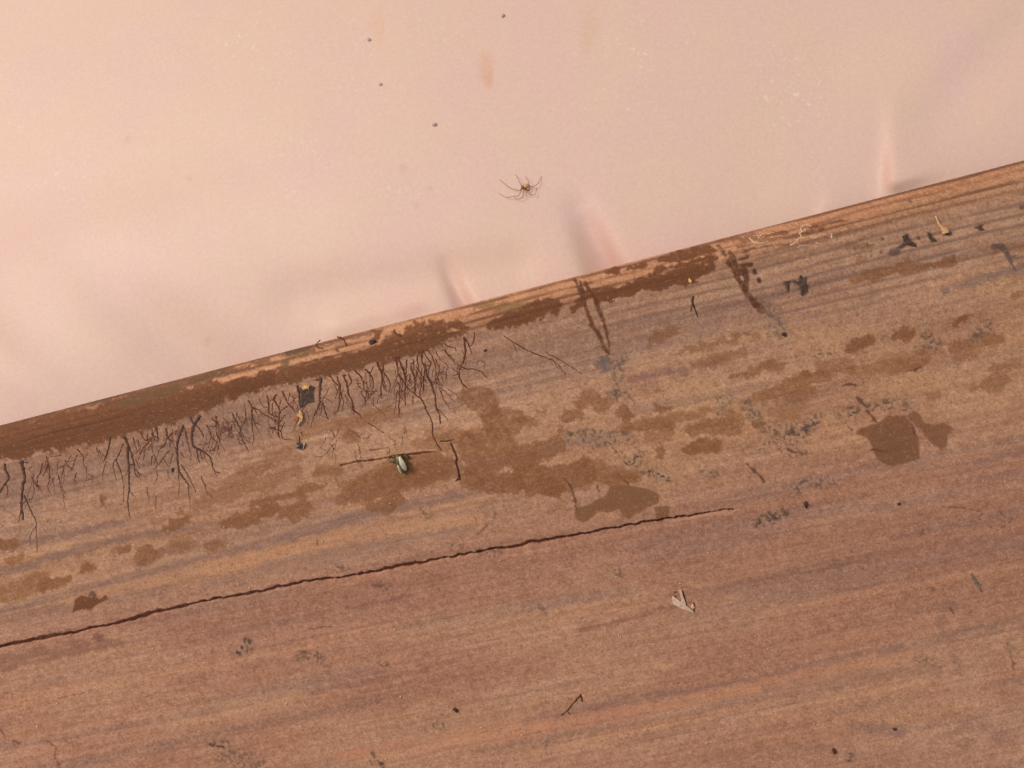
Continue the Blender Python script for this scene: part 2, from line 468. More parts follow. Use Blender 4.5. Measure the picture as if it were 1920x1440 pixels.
for p in ([(922, 612, 7), (950, 602, 13), (985, 590, 17), (1020, 574, 16), (1045, 570, 11), (1040, 586, 6)],
          [(1072, 580, 5), (1090, 566, 6)],
          [(1095, 552, 6), (1120, 556, 10), (1150, 553, 13), (1175, 545, 13), (1205, 533, 13), (1250, 526, 16), (1300, 512, 17), (1335, 503, 8)],
          [(1135, 560, 5), (1148, 564, 5)], [(1195, 528, 5), (1225, 516, 6)],
          [(1142, 506, 5), (1155, 505, 7)], [(1180, 498, 6), (1205, 495, 5)],
          [(1240, 486, 7), (1265, 480, 9), (1300, 474, 10), (1335, 465, 9)], [(1320, 494, 6), (1345, 486, 5)], [(1230, 506, 4), (1340, 480, 4)]):
    stroke(p, MUD, 0.95, ragged=6, soft=2, blot=0.08)

# ---- ochre stains across the middle
OCHRE = [
    ([(880, 745, 22), (905, 752, 26), (920, 775, 22)], 0.75, 0.45), ([(930, 790, 30), (965, 790, 22)], 0.7, 0.45),
    ([(890, 840, 34), (930, 835, 40), (900, 880, 30)], 0.75, 0.4), ([(880, 900, 18), (925, 910, 20), (960, 905, 22)], 0.80, 0.3),
    ([(975, 860, 26), (1020, 845, 20), (1048, 832, 14)], 0.78, 0.3), ([(985, 895, 28), (1040, 900, 26), (1090, 890, 30)], 0.85, 0.25),
    ([(1030, 910, 14), (1046, 918, 14)], 0.85, 0.2), ([(990, 918, 9), (992, 922, 8)], 0.85, 0.2), ([(1100, 880, 24), (1140, 890, 18), (1190, 895, 14)], 0.7, 0.35),
    ([(645, 935, 14), (680, 920, 26), (730, 905, 26), (790, 880, 30), (830, 870, 22)], 0.72, 0.4), ([(700, 950, 12), (725, 950, 15), (745, 935, 14)], 0.85, 0.2),
    ([(645, 912, 10), (690, 895, 12), (720, 880, 10)], 0.6, 0.4), ([(800, 842, 12), (840, 830, 18), (780, 830, 10)], 0.5, 0.4),
    ([(420, 985, 7), (440, 978, 13), (480, 968, 15), (510, 955, 14)], 0.9, 0.12), ([(530, 965, 11), (560, 960, 17), (575, 945, 13), (565, 930, 8)], 0.8, 0.25),
    ([(470, 948, 5), (510, 938, 7), (560, 922, 8), (610, 908, 5)], 0.8, 0.25), ([(370, 945, 10), (420, 925, 16), (470, 915, 12), (560, 880, 10)], 0.55, 0.5),
    ([(600, 885, 10), (640, 884, 7)], 0.75, 0.3), ([(460, 885, 14), (540, 850, 14), (560, 860, 10)], 0.5, 0.55), ([(430, 905, 10), (500, 870, 12)], 0.45, 0.6),
    ([(560, 812, 14), (600, 800, 12), (650, 788, 12), (700, 775, 14), (730, 765, 8)], 0.5, 0.5), ([(650, 815, 10), (670, 820, 8)], 0.7, 0.3), ([(640, 800, 14), (700, 785, 16), (740, 772, 12)], 0.45, 0.4), ([(740, 880, 24), (800, 875, 26), (850, 880, 20)], 0.5, 0.35),
    ([(800, 815, 12), (850, 815, 14), (880, 825, 14)], 0.5, 0.4), ([(500, 850, 12), (560, 830, 10)], 0.35, 0.5), ([(720, 905, 22), (780, 900, 18), (830, 890, 14)], 0.45, 0.3),
    ([(305, 990, 5), (325, 986, 9), (350, 978, 6)], 0.85, 0.2), ([(330, 965, 6), (355, 965, 4)], 0.6, 0.3), ([(270, 1045, 16), (282, 1035, 14)], 0.85, 0.2),
    ([(225, 1033, 8), (240, 1030, 6)], 0.85, 0.2), ([(320, 1028, 12), (345, 1025, 14), (300, 1035, 12)], 0.6, 0.5), ([(395, 1025, 11), (404, 1020, 10), (420, 1022, 5)], 0.8, 0.25),
    ([(360, 1020, 10), (330, 1015, 12)], 0.4, 0.5),
    ([(152, 1072, 5), (165, 1066, 8), (180, 1062, 5)], 0.95, 0.05), ([(20, 1018, 12), (-10, 1020, 12)], 0.9, 0.1), ([(25, 1048, 10), (40, 1042, 7)], 0.75, 0.2),
    ([(-20, 1120, 14), (30, 1108, 20), (70, 1090, 20)], 0.7, 0.3), ([(80, 1100, 12), (105, 1092, 10), (128, 1088, 9)], 0.88, 0.1),
    ([(192, 942, 5), (196, 938, 4)], 1.0, 0.0),
    ([(1062, 782, 14), (1085, 776, 10)], 0.8, 0.25), ([(1085, 755, 12), (1110, 742, 12), (1122, 760, 16), (1140, 758, 12)], 0.72, 0.3), ([(1000, 792, 10), (970, 790, 8)], 0.7, 0.3),
    ([(1170, 770, 11), (1178, 780, 10)], 0.9, 0.12), ([(1170, 802, 10), (1200, 800, 12), (1235, 790, 12), (1255, 800, 12)], 0.75, 0.35), ([(1232, 766, 8), (1255, 764, 6)], 0.8, 0.2),
    ([(1262, 780, 12), (1300, 778, 8), (1330, 770, 8)], 0.6, 0.4), ([(1240, 845, 10), (1238, 850, 9)], 0.85, 0.2), ([(1220, 820, 14), (1250, 810, 16)], 0.5, 0.5),
    ([(1295, 808, 12), (1330, 800, 16), (1375, 802, 16)], 0.75, 0.35), ([(1292, 840, 11), (1320, 835, 14), (1340, 836, 12)], 0.92, 0.1), ([(1370, 778, 12), (1390, 785, 8)], 0.6, 0.4),
    ([(1412, 790, 7), (1425, 800, 7)], 0.85, 0.2), ([(1005, 905, 12), (1010, 890, 10)], 0.6, 0.3), ([(1045, 808, 8), (1050, 806, 6)], 0.7, 0.2), ([(1015, 772, 5), (1020, 770, 5)], 0.8, 0.2), ([(980, 775, 6)], 0.8, 0.2),
    # right half
    ([(1220, 640, 8), (1240, 630, 14), (1262, 620, 11)], 0.65, 0.2), ([(1275, 660, 5), (1320, 648, 7), (1380, 635, 7)], 0.65, 0.3), ([(1300, 685, 6), (1340, 678, 9), (1395, 660, 9)], 0.6, 0.35),
    ([(1370, 628, 5), (1420, 628, 7)], 0.55, 0.3), ([(1370, 705, 5), (1420, 695, 7), (1445, 682, 11)], 0.8, 0.2), ([(1460, 684, 6), (1475, 680, 5)], 0.75, 0.2),
    ([(1595, 655, 11), (1612, 646, 12), (1632, 638, 9)], 0.92, 0.05), ([(1655, 632, 6), (1662, 630, 5)], 0.6, 0.2), ([(1682, 628, 11), (1695, 626, 12), (1708, 624, 9)], 0.95, 0.05),
    ([(1795, 605, 10), (1808, 598, 9)], 0.95, 0.05),
    ([(1410, 745, 8), (1450, 738, 12), (1500, 715, 16), (1545, 705, 14)], 0.72, 0.3), ([(1520, 735, 14), (1480, 745, 12)], 0.6, 0.45), ([(1540, 690, 14), (1590, 685, 16)], 0.55, 0.45),
    ([(1600, 695, 12), (1660, 688, 12), (1700, 685, 14), (1730, 670, 12)], 0.62, 0.4), ([(1450, 775, 12), (1490, 775, 14), (1500, 760, 10)], 0.5, 0.45), ([(1510, 702, 6), (1508, 700, 7)], 0.85, 0.1),
    ([(1650, 680, 10), (1710, 672, 18), (1760, 660, 12)], 0.45, 0.5), ([(1790, 650, 14), (1830, 640, 12), (1880, 635, 10)], 0.7, 0.3), ([(1830, 660, 12), (1800, 670, 12)], 0.45, 0.4),
    ([(1850, 725, 12), (1865, 720, 16), (1885, 710, 10)], 0.6, 0.2), ([(1825, 728, 10), (1832, 732, 8)], 0.55, 0.2), ([(1865, 690, 8), (1910, 685, 6)], 0.5, 0.3), ([(1742, 745, 8), (1760, 738, 6)], 0.5, 0.3),
    ([(1600, 525, 5), (1640, 515, 10), (1690, 505, 9), (1740, 498, 10), (1790, 490, 8)], 0.85, 0.25), ([(1770, 486, 6), (1820, 482, 4)], 0.6, 0.3),
    ([(1590, 465, 6), (1615, 462, 8), (1635, 456, 5)], 0.7, 0.3), ([(1605, 490, 4), (1625, 484, 5)], 0.7, 0.3), ([(1850, 470, 8), (1880, 466, 10), (1930, 460, 10)], 0.5, 0.4), ([(1900, 555, 8), (1915, 545, 6)], 0.6, 0.3),
]
for i, (p, a, b) in enumerate(OCHRE):
    c = OCH if i % 3 else (126, 80, 50)
    stroke(p, c, a, ragged=7, soft=3.0, blot=min(0.85, b + 0.22))

# ---- damp patches with a clear outline
patch(T(960, 700, 4, [(470, 1040), (500, 1000), (600, 975), (700, 915), (740, 840), (860, 840), (1000, 858), (1105, 905), (1095, 985), (1010, 1005), (960, 1050),
                      (930, 1055), (885, 1095), (840, 1075), (800, 1018), (720, 1045), (650, 1040), (545, 1122), (480, 1090)])[0], WET, 0.93, 2.5, 2)
patch(T(960, 700, 4, [(1060, 1000), (1180, 995), (1175, 1080), (1120, 1112), (1060, 1100), (1080, 1050)])[0], WET, 0.93, 2, 2)
patch(T(960, 700, 4, [(680, 760), (760, 740), (960, 770), (930, 830), (760, 850), (690, 830)])[0], OCH, 0.6, 4, 3, 0.5)
patch(T(1440, 600, 4, [(830, 775), (890, 720), (1030, 715), (1080, 790), (1125, 870), (1145, 1000), (1130, 1040), (1030, 1075), (940, 1095), (850, 1070), (790, 1000),
                       (775, 940), (740, 880), (660, 860), (690, 810), (760, 790)])[0], (122, 80, 54), 0.93, 3, 2, 0.14)
patch(T(1440, 600, 4, [(1040, 715), (1090, 680), (1150, 710), (1180, 770), (1240, 790), (1320, 765), (1400, 815), (1340, 850), (1350, 930), (1300, 980), (1220, 920), (1150, 820), (1080, 770)])[0], (128, 86, 60), 0.9, 3, 2)
patch(T(0, 900, 4, [(545, 990), (570, 890), (610, 870), (690, 880), (710, 855), (740, 895), (790, 858), (815, 890), (740, 925), (690, 970), (610, 970)])[0], MUD, 0.95, 2, 1.8)
stroke([(168, 1118, 2), (174, 1110, 2), (178, 1116, 4)], (104, 76, 58), 0.9, 1, 1.5)
stroke([(180, 1193, 6), (188, 1196, 8)], (128, 84, 66), 0.8, 3, 2)
stroke([(1655, 820, 6), (1690, 855, 6), (1660, 845, 5)], (112, 76, 54), 0.5, 6, 4, 0.5)

# ---- brown runs that cross the ring lines
RUN = (96, 57, 38)
for p in T(1060, 500, 5.144,
           [(95, 110, 12), (130, 200, 14), (160, 290, 18), (200, 380, 20), (235, 490, 20), (260, 570, 18), (310, 650, 20), (360, 740, 18), (400, 820, 18), (425, 845, 10)],
           [(150, 130, 10), (170, 240, 12), (195, 330, 12)], [(200, 150, 14), (235, 230, 18), (270, 290, 14)],
           [(285, 310, 24), (315, 390, 22), (345, 480, 18), (370, 550, 16), (395, 630, 12), (415, 710, 10), (430, 800, 6)]):
    stroke([(x, y, r / 5.144) for x, y, r in p], RUN, 0.92, 2.2, 1.6, 0.25, True)
for p in T(1320, 440, 7.2,
           [(215, 140, 22), (245, 200, 34), (285, 270, 34)], [(330, 360, 30), (390, 470, 32), (440, 560, 34), (500, 660, 36), (550, 750, 36)],
           [(360, 250, 34), (400, 340, 40), (440, 440, 34), (480, 540, 26)], [(500, 430, 34), (545, 520, 40), (575, 600, 36), (560, 680, 40), (555, 760, 30)],
           [(560, 790, 34), (620, 840, 34), (690, 930, 50), (790, 1030, 44), (820, 1030, 20)],
           [(470, 330, 20), (590, 295, 26)], [(520, 420, 20), (640, 400, 26)]):
    stroke([(x, y, r / 7.2) for x, y, r in p], (92, 56, 38), 0.95, 2.4, 1.6, 0.3, True)
for p in T(1320, 440, 7.2, [(680, 485, 26), (690, 515, 26)], [(735, 605, 28), (745, 630, 26)], [(640, 395, 22)]):
    stroke([(x, y, r / 7.2) for x, y, r in p], (80, 54, 46), 0.95, 1.0, 1.2)
stroke([(1345, 452, 3), (1380, 446, 6), (1420, 440, 5)], (116, 78, 54), 0.7, 5, 2, 0.4)
for p in ([(1385, 462, 2), (1440, 450, 3), (1500, 438, 3), (1545, 430, 2)], [(1380, 474, 2), (1430, 462, 2.5), (1480, 456, 2)], [(1440, 440, 4), (1475, 434, 5)], [(1520, 428, 2), (1600, 408, 2)]):
    stroke(p, (106, 64, 44), 0.75, 3, 1.8, 0.4, True)
stroke([(1345, 460, 3), (1352, 470, 4)], (176, 134, 102), 0.6, 2, 2)

# ---- grey mould: a thin veil and dark speckle
def mould(pts, veil=0.25, speck=0.8, c=(82, 62, 49), thr=0.54, vc=(150, 122, 100)):
    xs = [p[0] for p in pts]; ys = [p[1] for p in pts]; R = max(p[2] for p in pts) + SUB
    m = (PX > min(xs) - R) & (PX < max(xs) + R) & (PY > min(ys) - R) & (PY < max(ys) + R)
    d = seg_dist(PX[m] + 14 * WXn[m], PY[m] + 14 * WYn[m], pts)
    k = sst(7, -7, d)
    f = fbm(PX[m] / 4.6, PY[m] / 4.6, 4, 2)
    ridge = 1 - np.abs(f - 0.5) * 2
    s = sst(0.90, 0.99, ridge) * 0.45 + sst(thr, thr + 0.10, f)
    kv = (0.7 * veil * k)[:, None]
    col[m] = col[m] * (1 - kv) + np.asarray(vc, float) * kv
    ks = (np.clip(speck * k * s, 0, 1))[:, None]
    col[m] = col[m] * (1 - ks) + np.asarray(c, float) * ks

for p, v, s in [
    ([(1065, 815, 10), (1110, 822, 18), (1150, 822, 14)], 0.45, 0.55), ([(1068, 815, 6), (1075, 822, 5)], 0.2, 0.8), ([(1160, 802, 6), (1190, 835, 6)], 0.2, 0.5),
    ([(1172, 860, 6), (1190, 872, 12), (1200, 850, 8)], 0.35, 0.75), ([(1212, 882, 6), (1235, 888, 9), (1255, 898, 7)], 0.25, 1.0), ([(1320, 885, 12), (1340, 890, 8)], 0.1, 0.5),
    ([(1150, 735, 10), (1165, 745, 14), (1180, 752, 8)], 0.35, 0.6), ([(1140, 680, 14), (1155, 690, 16), (1170, 672, 10)], 0.5, 0.45), ([(1160, 715, 12)], 0.3, 0.5),
    ([(1355, 755, 12), (1370, 750, 8)], 0.35, 0.6), ([(1348, 772, 6)], 0.3, 0.7), ([(1400, 760, 12), (1420, 785, 10)], 0.2, 0.5), ([(1430, 800, 6), (1455, 810, 8)], 0.1, 0.6),
    ([(1450, 830, 6), (1470, 825, 14), (1500, 815, 12), (1530, 792, 8)], 0.2, 0.85), ([(1465, 845, 4), (1490, 852, 6), (1520, 852, 4)], 0.1, 0.8), ([(1460, 800, 8), (1500, 805, 10), (1540, 780, 8)], 0.25, 0.4),
    ([(1400, 845, 8), (1440, 830, 6)], 0.2, 0.45), ([(1435, 590, 8), (1450, 600, 18), (1465, 620, 14)], 0.5, 0.4), ([(1425, 560, 8), (1440, 575, 10)], 0.4, 0.35),
    ([(1420, 985, 6), (1445, 972, 12), (1470, 958, 8)], 0.25, 0.95), ([(1490, 920, 12), (1510, 905, 12), (1560, 905, 10)], 0.3, 0.5), ([(1505, 910, 6)], 0.2, 0.8),
    ([(1575, 780, 6), (1610, 768, 8), (1660, 760, 8)], 0.15, 0.6), ([(1735, 630, 10), (1755, 645, 10)], 0.3, 0.7), ([(1720, 650, 6), (1735, 650, 6)], 0.2, 0.8), ([(1825, 635, 8), (1855, 610, 10)], 0.35, 0.6),
    ([(1495, 672, 6), (1520, 668, 6), (1560, 662, 8)], 0.15, 0.45), ([(1660, 755, 14), (1700, 760, 14)], 0.2, 0.45), ([(1600, 770, 10)], 0.1, 0.5),
    ([(445, 1222, 6), (462, 1212, 11), (468, 1200, 6)], 0.35, 1.0), ([(395, 1395, 8), (412, 1400, 10), (420, 1395, 6)], 0.3, 0.95), ([(408, 1418, 5)], 0.2, 0.9), ([(430, 1420, 20), (480, 1430, 18)], 0.25, 0.45),
    ([(697, 1415, 4), (698, 1430, 6)], 0.1, 1.0), ([(714, 1425, 6), (716, 1436, 6)], 0.1, 1.0), ([(560, 1230, 8), (600, 1235, 8)], 0.1, 0.5), ([(565, 1228, 5), (570, 1225, 4)], 0.1, 0.7),
    ([(815, 1355, 8), (825, 1362, 8), (830, 1345, 6)], 0.2, 0.6), ([(858, 1330, 4)], 0.1, 0.8), ([(1012, 1138, 6), (1018, 1148, 4)], 0.4, 0.6), ([(1027, 1398, 7), (1030, 1405, 5)], 0.4, 0.4),
    ([(710, 1246, 4), (728, 1246, 3)], 0.1, 0.9), ([(1160, 1075, 8)], 0.1, 0.5), ([(850, 1020, 8), (860, 1030, 6)], 0.0, 0.4), ([(850, 1025, 5), (862, 1015, 4)], 0.0, 0.5),
    ([(900, 1040, 8), (940, 1035, 10)], 0.15, 0.4), ([(705, 1098, 6), (730, 1104, 8)], 0.1, 0.35), ([(1890, 1215, 8), (1900, 1200, 6)], 0.3, 0.6), ([(1905, 1225, 10)], 0.4, 0.3),
    ([(1560, 1405, 3), (1565, 1414, 4)], 0.1, 0.9), ([(1595, 1405, 3), (1592, 1428, 4)], 0.1, 0.9), ([(1720, 1235, 10), (1760, 1245, 8)], 0.1, 0.4), ([(20, 890, 20), (60, 950, 20)], 0.3, 0.2),
    ([(300, 860, 30), (340, 880, 20)], 0.2, 0.25), ([(440, 800, 30), (480, 790, 20)], 0.2, 0.25), ([(1600, 463, 10), (1630, 457, 6)], 0.3, 0.5), ([(1895, 470, 12), (1910, 480, 10)], 0.3, 0.4),
    ([(620, 1062, 6), (640, 1063, 5)], 0.1, 0.6), ([(790, 955, 6), (800, 965, 6)], 0.1, 0.5), ([(250, 1075, 10), (300, 1030, 8)], 0.1, 0.3),
]:
    mould(p, v, s)
for p, a in [([(1122, 685, 6), (1130, 680, 9), (1136, 690, 8)], 0.75), ([(1160, 680, 6), (1170, 676, 5)], 0.5), ([(1135, 735, 4), (1150, 740, 5)], 0.4)]:
    stroke(p, (84, 76, 74), 0.8 * a, 6, 5, 0.5)
for p in T(1440, 280, 4, [(1040, 640, 14), (1060, 700, 24), (1100, 720, 16)], [(1000, 720, 14), (960, 770, 22), (930, 770, 22)], [(1200, 630, 14), (1240, 680, 16)], [(1130, 660, 20)],
           [(775, 770, 10), (770, 810, 8)], [(852, 775, 10)], [(860, 680, 14)], [(130, 1000, 16), (150, 1040, 12)], [(190, 990, 10), (200, 1010, 8)], [(250, 960, 14), (270, 1030, 32), (255, 1080, 14)], [(290, 980, 8)],
           [(1580, 580, 14), (1610, 600, 8)], [(1080, 385, 14)], [(1910, 435, 18)], [(1790, 780, 20), (1830, 860, 12), (1860, 910, 6)], [(1700, 730, 24), (1760, 740, 26)]):
    stroke([(x, y, r / 4 * 0.9) for x, y, r in p], (86, 66, 58), 0.8, 3, 1.8, 0.25)
# hairline scratches and specks of dirt
for p in T(1440, 900, 4, [(1730, 240), (1790, 280), (1830, 290), (1780, 350), (1720, 370), (1660, 345)], [(1300, 200), (1430, 205), (1620, 240)], [(1600, 250), (1590, 300)], [(1160, 370), (1145, 410)],
           [(0, 240), (60, 300), (140, 250), (160, 220)], [(1370, 960), (1400, 1010)], [(1820, 1300), (1845, 1420)], [(1200, 800), (1240, 820)], [(0, 330), (80, 370)]):
    stroke([(x, y, 1.1) for x, y in p], (98, 70, 56), 0.75, 3, 1.2, 0.2)
for p in T(0, 1180, 5.5375, [(500, 1170), (580, 1230), (565, 1320), (620, 1400)], [(0, 1040), (45, 1105)], [(680, 1160), (745, 1190)], [(600, 715), (720, 690), (880, 655)], [(140, 1165), (200, 1180)]):
    stroke([(x, y, 1.4) for x, y in p], (112, 76, 58), 0.7, 2, 1.2)
for p in T(480, 900, 4, [(1795, 230, 5), (1770, 330, 3)], [(1740, 340, 3), (1640, 430, 3)], [(1640, 280, 5), (1655, 310, 3)], [(460, 450, 4), (462, 500, 3)], [(870, 790, 4), (960, 800, 4), (990, 850, 4)],
           [(260, 1200, 6)], [(400, 1110, 6), (590, 1100, 4)], [(460, 1290, 5), (460, 1370, 5)], [(330, 1310, 8)]):
    stroke([(x, y, max(0.9, r / 4)) for x, y, r in p], (106, 76, 60), 0.75, 2, 1.2)
for p in T(1440, 600, 4, [(660, 580), (740, 650)], [(740, 680), (820, 770)], [(580, 770), (630, 830)], [(1040, 390), (1140, 350)], [(560, 490), (700, 490), (740, 470)], [(150, 970), (200, 1000)],
           [(780, 970), (880, 985)], [(1080, 790), (1110, 860)]):
    stroke([(x, y, 1.6) for x, y in p], (96, 62, 46), 0.8, 3, 1.3)
for p in T(960, 700, 4, [(385, 790), (455, 860), (470, 960), (490, 1020)], [(640, 840), (660, 930)], [(760, 560), (830, 650), (870, 690)], [(1760, 680), (1840, 750), (1900, 820)], [(800, 750), (870, 830)]):
    stroke([(x, y, 1.4) for x, y in p], (88, 60, 48), 0.8, 3, 1.2)
stroke([(1085, 925, 8), (1100, 922, 12), (1120, 925, 10)], (176, 132, 106), 0.55, 4, 3, 0.5)

# random flecks all over, drawn out along the grain
fl = fbm(UU / 5.0, G / 2.8, 7, 2)
mixc(0.42 * sst(0.68, 0.82, fl), (120, 84, 66))
fl2 = fbm(UU / 3.6, G / 3.0, 9, 2)
mixc(0.30 * sst(0.74, 0.85, fl2), (204, 162, 128))

# ---- the long drying crack and the lifted splinter
CRACK = [(-60, 1224), (0, 1212), (40, 1204), (90, 1194), (130, 1188), (170, 1178), (200, 1172), (240, 1162), (300, 1146), (350, 1135), (400, 1124), (440, 1117), (480, 1110), (530, 1100),
         (560, 1093), (592, 1087), (630, 1084), (660, 1079), (705, 1071), (755, 1060), (790, 1055), (817, 1049), (850, 1044), (880, 1037), (920, 1030), (960, 1025), (1000, 1017), (1035, 1011),
         (1075, 1004), (1110, 997), (1140, 992), (1172, 987), (1222, 977), (1255, 973), (1300, 965), (1385, 953)]
random.seed(3)
ck = []
for i in range(len(CRACK) - 1):
    (x0, y0), (x1, y1) = CRACK[i], CRACK[i + 1]
    n = max(2, int((x1 - x0) / 9))
    for j in range(n):
        t = j / n
        x = x0 + (x1 - x0) * t; y = y0 + (y1 - y0) * t + random.uniform(-1.8, 1.8)
        w = 1.5 + 0.6 * math.sin(x / 37.0) + random.uniform(-0.5, 0.6)
        w *= float(np.interp(x, [-60, 150, 420, 560, 700, 1000, 1200, 1260, 1390], [1.1, 1.25, 1.1, 0.8, 1.0, 0.9, 0.6, 0.35, 0.2]))
        ck.append((x, y, w))
stroke([(x, y, w + 0.5) for x, y, w in ck], None, 0, 1.2, 1.0, 0, False, 0.0022, 'groove')
stroke([(0, 1211, 1.5), (90, 1190, 2), (140, 1180, 1.5)], (110, 78, 60), 0.6, 2, 1.5, 0.4, True)
stroke([(1255, 978, 2), (1320, 966, 3), (1385, 957, 2)], (194, 152, 122), 0.45, 2, 1.5, 0.3, True)
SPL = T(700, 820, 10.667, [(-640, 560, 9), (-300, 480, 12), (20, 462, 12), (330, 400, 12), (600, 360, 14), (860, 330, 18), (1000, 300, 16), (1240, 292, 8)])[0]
stroke([(x, y - 3.2, 2.2) for x, y, r in SPL[2:]], (206, 146, 104), 0.75, 1.5, 1.4, 0.3, True)  # lip of bare tan wood, its lit highlight painted in
stroke([(x, y, r / 10.667) for x, y, r in SPL], None, 0, 0.8, 1.0, 0, False, 0.0013, 'groove')
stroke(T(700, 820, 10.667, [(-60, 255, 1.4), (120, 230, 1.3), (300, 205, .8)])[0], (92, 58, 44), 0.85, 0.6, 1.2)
stroke(T(700, 820, 10.667, [(130, 265, 1.4), (220, 245, 1.2)])[0], (222, 170, 132), 0.8, 0.6, 1.2)  # paler bit of bare wood, highlight included in the colour

# ---- relief
DRY = 0.00009 * (st1 - 0.5) + 0.00005 * (st2 - 0.5) + 0.00010 * (F12 - 0.5) + 0.00030 * (fbm(UU / 200, G / 60, 6, 3) - 0.5)
relief = DRY + 0.00022 * rings + 0.00010 * rr * sst(900, 1500, PX) + 0.00005 * rl
round_edge = 0.0050 * np.clip(1 - EE / 46.0, 0, 1) ** 2.2
YY = relief + round_edge + hgt
TH = 0.016                                        # thickness of the timber

WOOD_GAIN = np.array([1.16, 1.27, 1.42])
cl = lin(np.clip(col, 6, 250)) * WOOD_GAIN
nu, ne = UU.shape
XW = (UU - UC) * S
ZW = -EE * S
front = np.stack([XW, YY, ZW], -1)
top_back = np.stack([XW[:, :1], np.full((nu, 1), TH), ZW[:, :1]], -1)
bot_back = np.stack([XW[:, -1:], np.full((nu, 1), TH), ZW[:, -1:]], -1)
allv = np.concatenate([top_back, front, bot_back], 1)
clf = np.concatenate([cl[:, :1], cl, cl[:, -1:]], 1)
nr = ne + 2
idx = np.arange(nu * nr).reshape(nu, nr)
a = idx[:-1, :-1].ravel(); b = idx[1:, :-1].ravel(); c_ = idx[1:, 1:].ravel(); d_ = idx[:-1, 1:].ravel()
quads = np.stack([a, d_, c_, b], 1)
backq = np.stack([idx[:-1, -1], idx[:-1, 0], idx[1:, 0], idx[1:, -1]], 1)
quads = np.concatenate([quads, backq], 0)

def mesh_np(name, verts, quads, extra_polys=()):
    me = bpy.data.meshes.new(name)
    verts = np.ascontiguousarray(verts.reshape(-1, 3), dtype=np.float32)
    nq = len(quads)
    loops = quads.ravel().astype(np.int32)
    starts = np.arange(nq) * 4
    tot = np.full(nq, 4)
    for p in extra_polys:
        starts = np.append(starts, len(loops)); tot = np.append(tot, len(p))
        loops = np.append(loops, np.asarray(p, np.int32))
    me.vertices.add(len(verts)); me.vertices.foreach_set('co', verts.ravel())
    me.loops.add(len(loops)); me.loops.foreach_set('vertex_index', loops.astype(np.int32))
    me.polygons.add(len(starts))
    me.polygons.foreach_set('loop_start', starts.astype(np.int32))
    me.polygons.foreach_set('loop_total', tot.astype(np.int32))
    me.update(calc_edges=True)
    me.validate()
    return me

def put_col(me, name, rgb):
    at = me.attributes.new(name, 'FLOAT_COLOR', 'POINT')
    rgba = np.concatenate([rgb.reshape(-1, 3), np.ones((rgb.size // 3, 1))], 1).astype(np.float32)
    at.data.foreach_set('color', rgba.ravel())

wm = mesh_np('wooden_plank', allv, quads, [list(idx[0, :]), list(idx[-1, ::-1])])
put_col(wm, 'wood_colour', clf)
wm.materials.append(M_WOOD)
plank = bpy.data.objects.new('wooden_plank', wm)
COL.objects.link(plank)
plank['label'] = 'weathered brown wooden plank with damp stains, fungus strands and a long crack'
plank['category'] = 'plank'

def surf(px, py):
    """depth of the timber's face at a photo pixel"""
    u, e = px2ue(px, py)
    i = min(max(int(np.searchsorted(ua, u)), 0), nu - 1)
    j = min(max(int(np.searchsorted(ea, max(e, 0))), 0), ne - 1)
    return float(round_edge[i, j] + relief[i, j])

# ------------------------------------------------------------------ the plastic film
SY = TH + 0.0015
sx = np.arange(-1700, 3600, 6.0)
sy = np.arange(-1500, 1350, 6.0)
SX, SYY = np.meshgrid(sx, sy, indexing='ij')
tu, tee = px2ue(SX, SYY)                           # tee < 0 above the timber's edge

def ridge(x0, y0, x1, y1, w, a0, a1, w2=None):
    """a fold along a line; w, w2 are its widths on either side, a0..a1 its height from end to end (mm)"""
    dx, dy = x1 - x0, y1 - y0
    L = math.hypot(dx, dy)
    t = ((SX - x0) * dx + (SYY - y0) * dy) / L / L
    d = ((SX - x0) * -dy + (SYY - y0) * dx) / L
    tc = np.clip(t, 0, 1)
    over = np.where(t < 0, -t, np.where(t > 1, t - 1, 0)) * L
    w2 = w2 or w
    ww = np.where(d > 0, w, w2)
    return (a0 + (a1 - a0) * tc) * np.exp(-(d / ww) ** 2) * np.exp(-(over / (0.6 * (w + w2))) ** 2)

H = 2.6 * (fbm(SX / 520, SYY / 420, 2, 2) - 0.5) + 0.5 * (fbm(SX / 120, SYY / 100, 5, 2) - 0.5)
H += ridge(1676, 165, 1682, 385, 22, 0.0, 7.5, 84)
H += ridge(1560, 340, 1552, 420, 18, 0.0, 2.6, 40)
H -= ridge(1930, 40, 1710, 260, 55, 4.0, 2.0)
H -= ridge(120, 470, 440, 720, 70, 0.8, 6.5)
H += ridge(-60, 640, 160, 800, 60, 4.0, 1.5)
H -= ridge(1088, 396, 1140, 515, 30, 2.5, 11.0, 26)
H -= ridge(826, 476, 872, 580, 15, 0.3, 6.0, 15)
H -= ridge(560, 560, 960, 500, 45, 2.0, 2.6)
H += ridge(640, 610, 800, 570, 26, 1.4, 0.6)
H -= ridge(1560, 130, 1440, 330, 110, 1.6, 1.0)
H += 6.0 * np.exp(-(((SX - 250) / 620) ** 2 + ((SYY + 40) / 420) ** 2))
H -= 12.0 * sst(-330, -10, tee) * sst(1000, 250, SX)
# higher up, and to the left, the film is leaned back to brighten under the key light
H -= 95.0 * sst(0, -1500, tee) + 36.0 * sst(1000, -700, SX) * sst(0, -420, tee)
# the film is drawn in behind the timber
H = np.where(H > 0, H * (sst(6, -24, tee) * 0.8 + 0.2), H)
H = np.where(tee > 0, np.minimum(H, 1.0), H)
YS = SY - H * 0.001
k = (D + YS) / D
fv = np.stack([(tu - UC) * S * k, YS, (-tee * S - CZ) * k + CZ], -1)

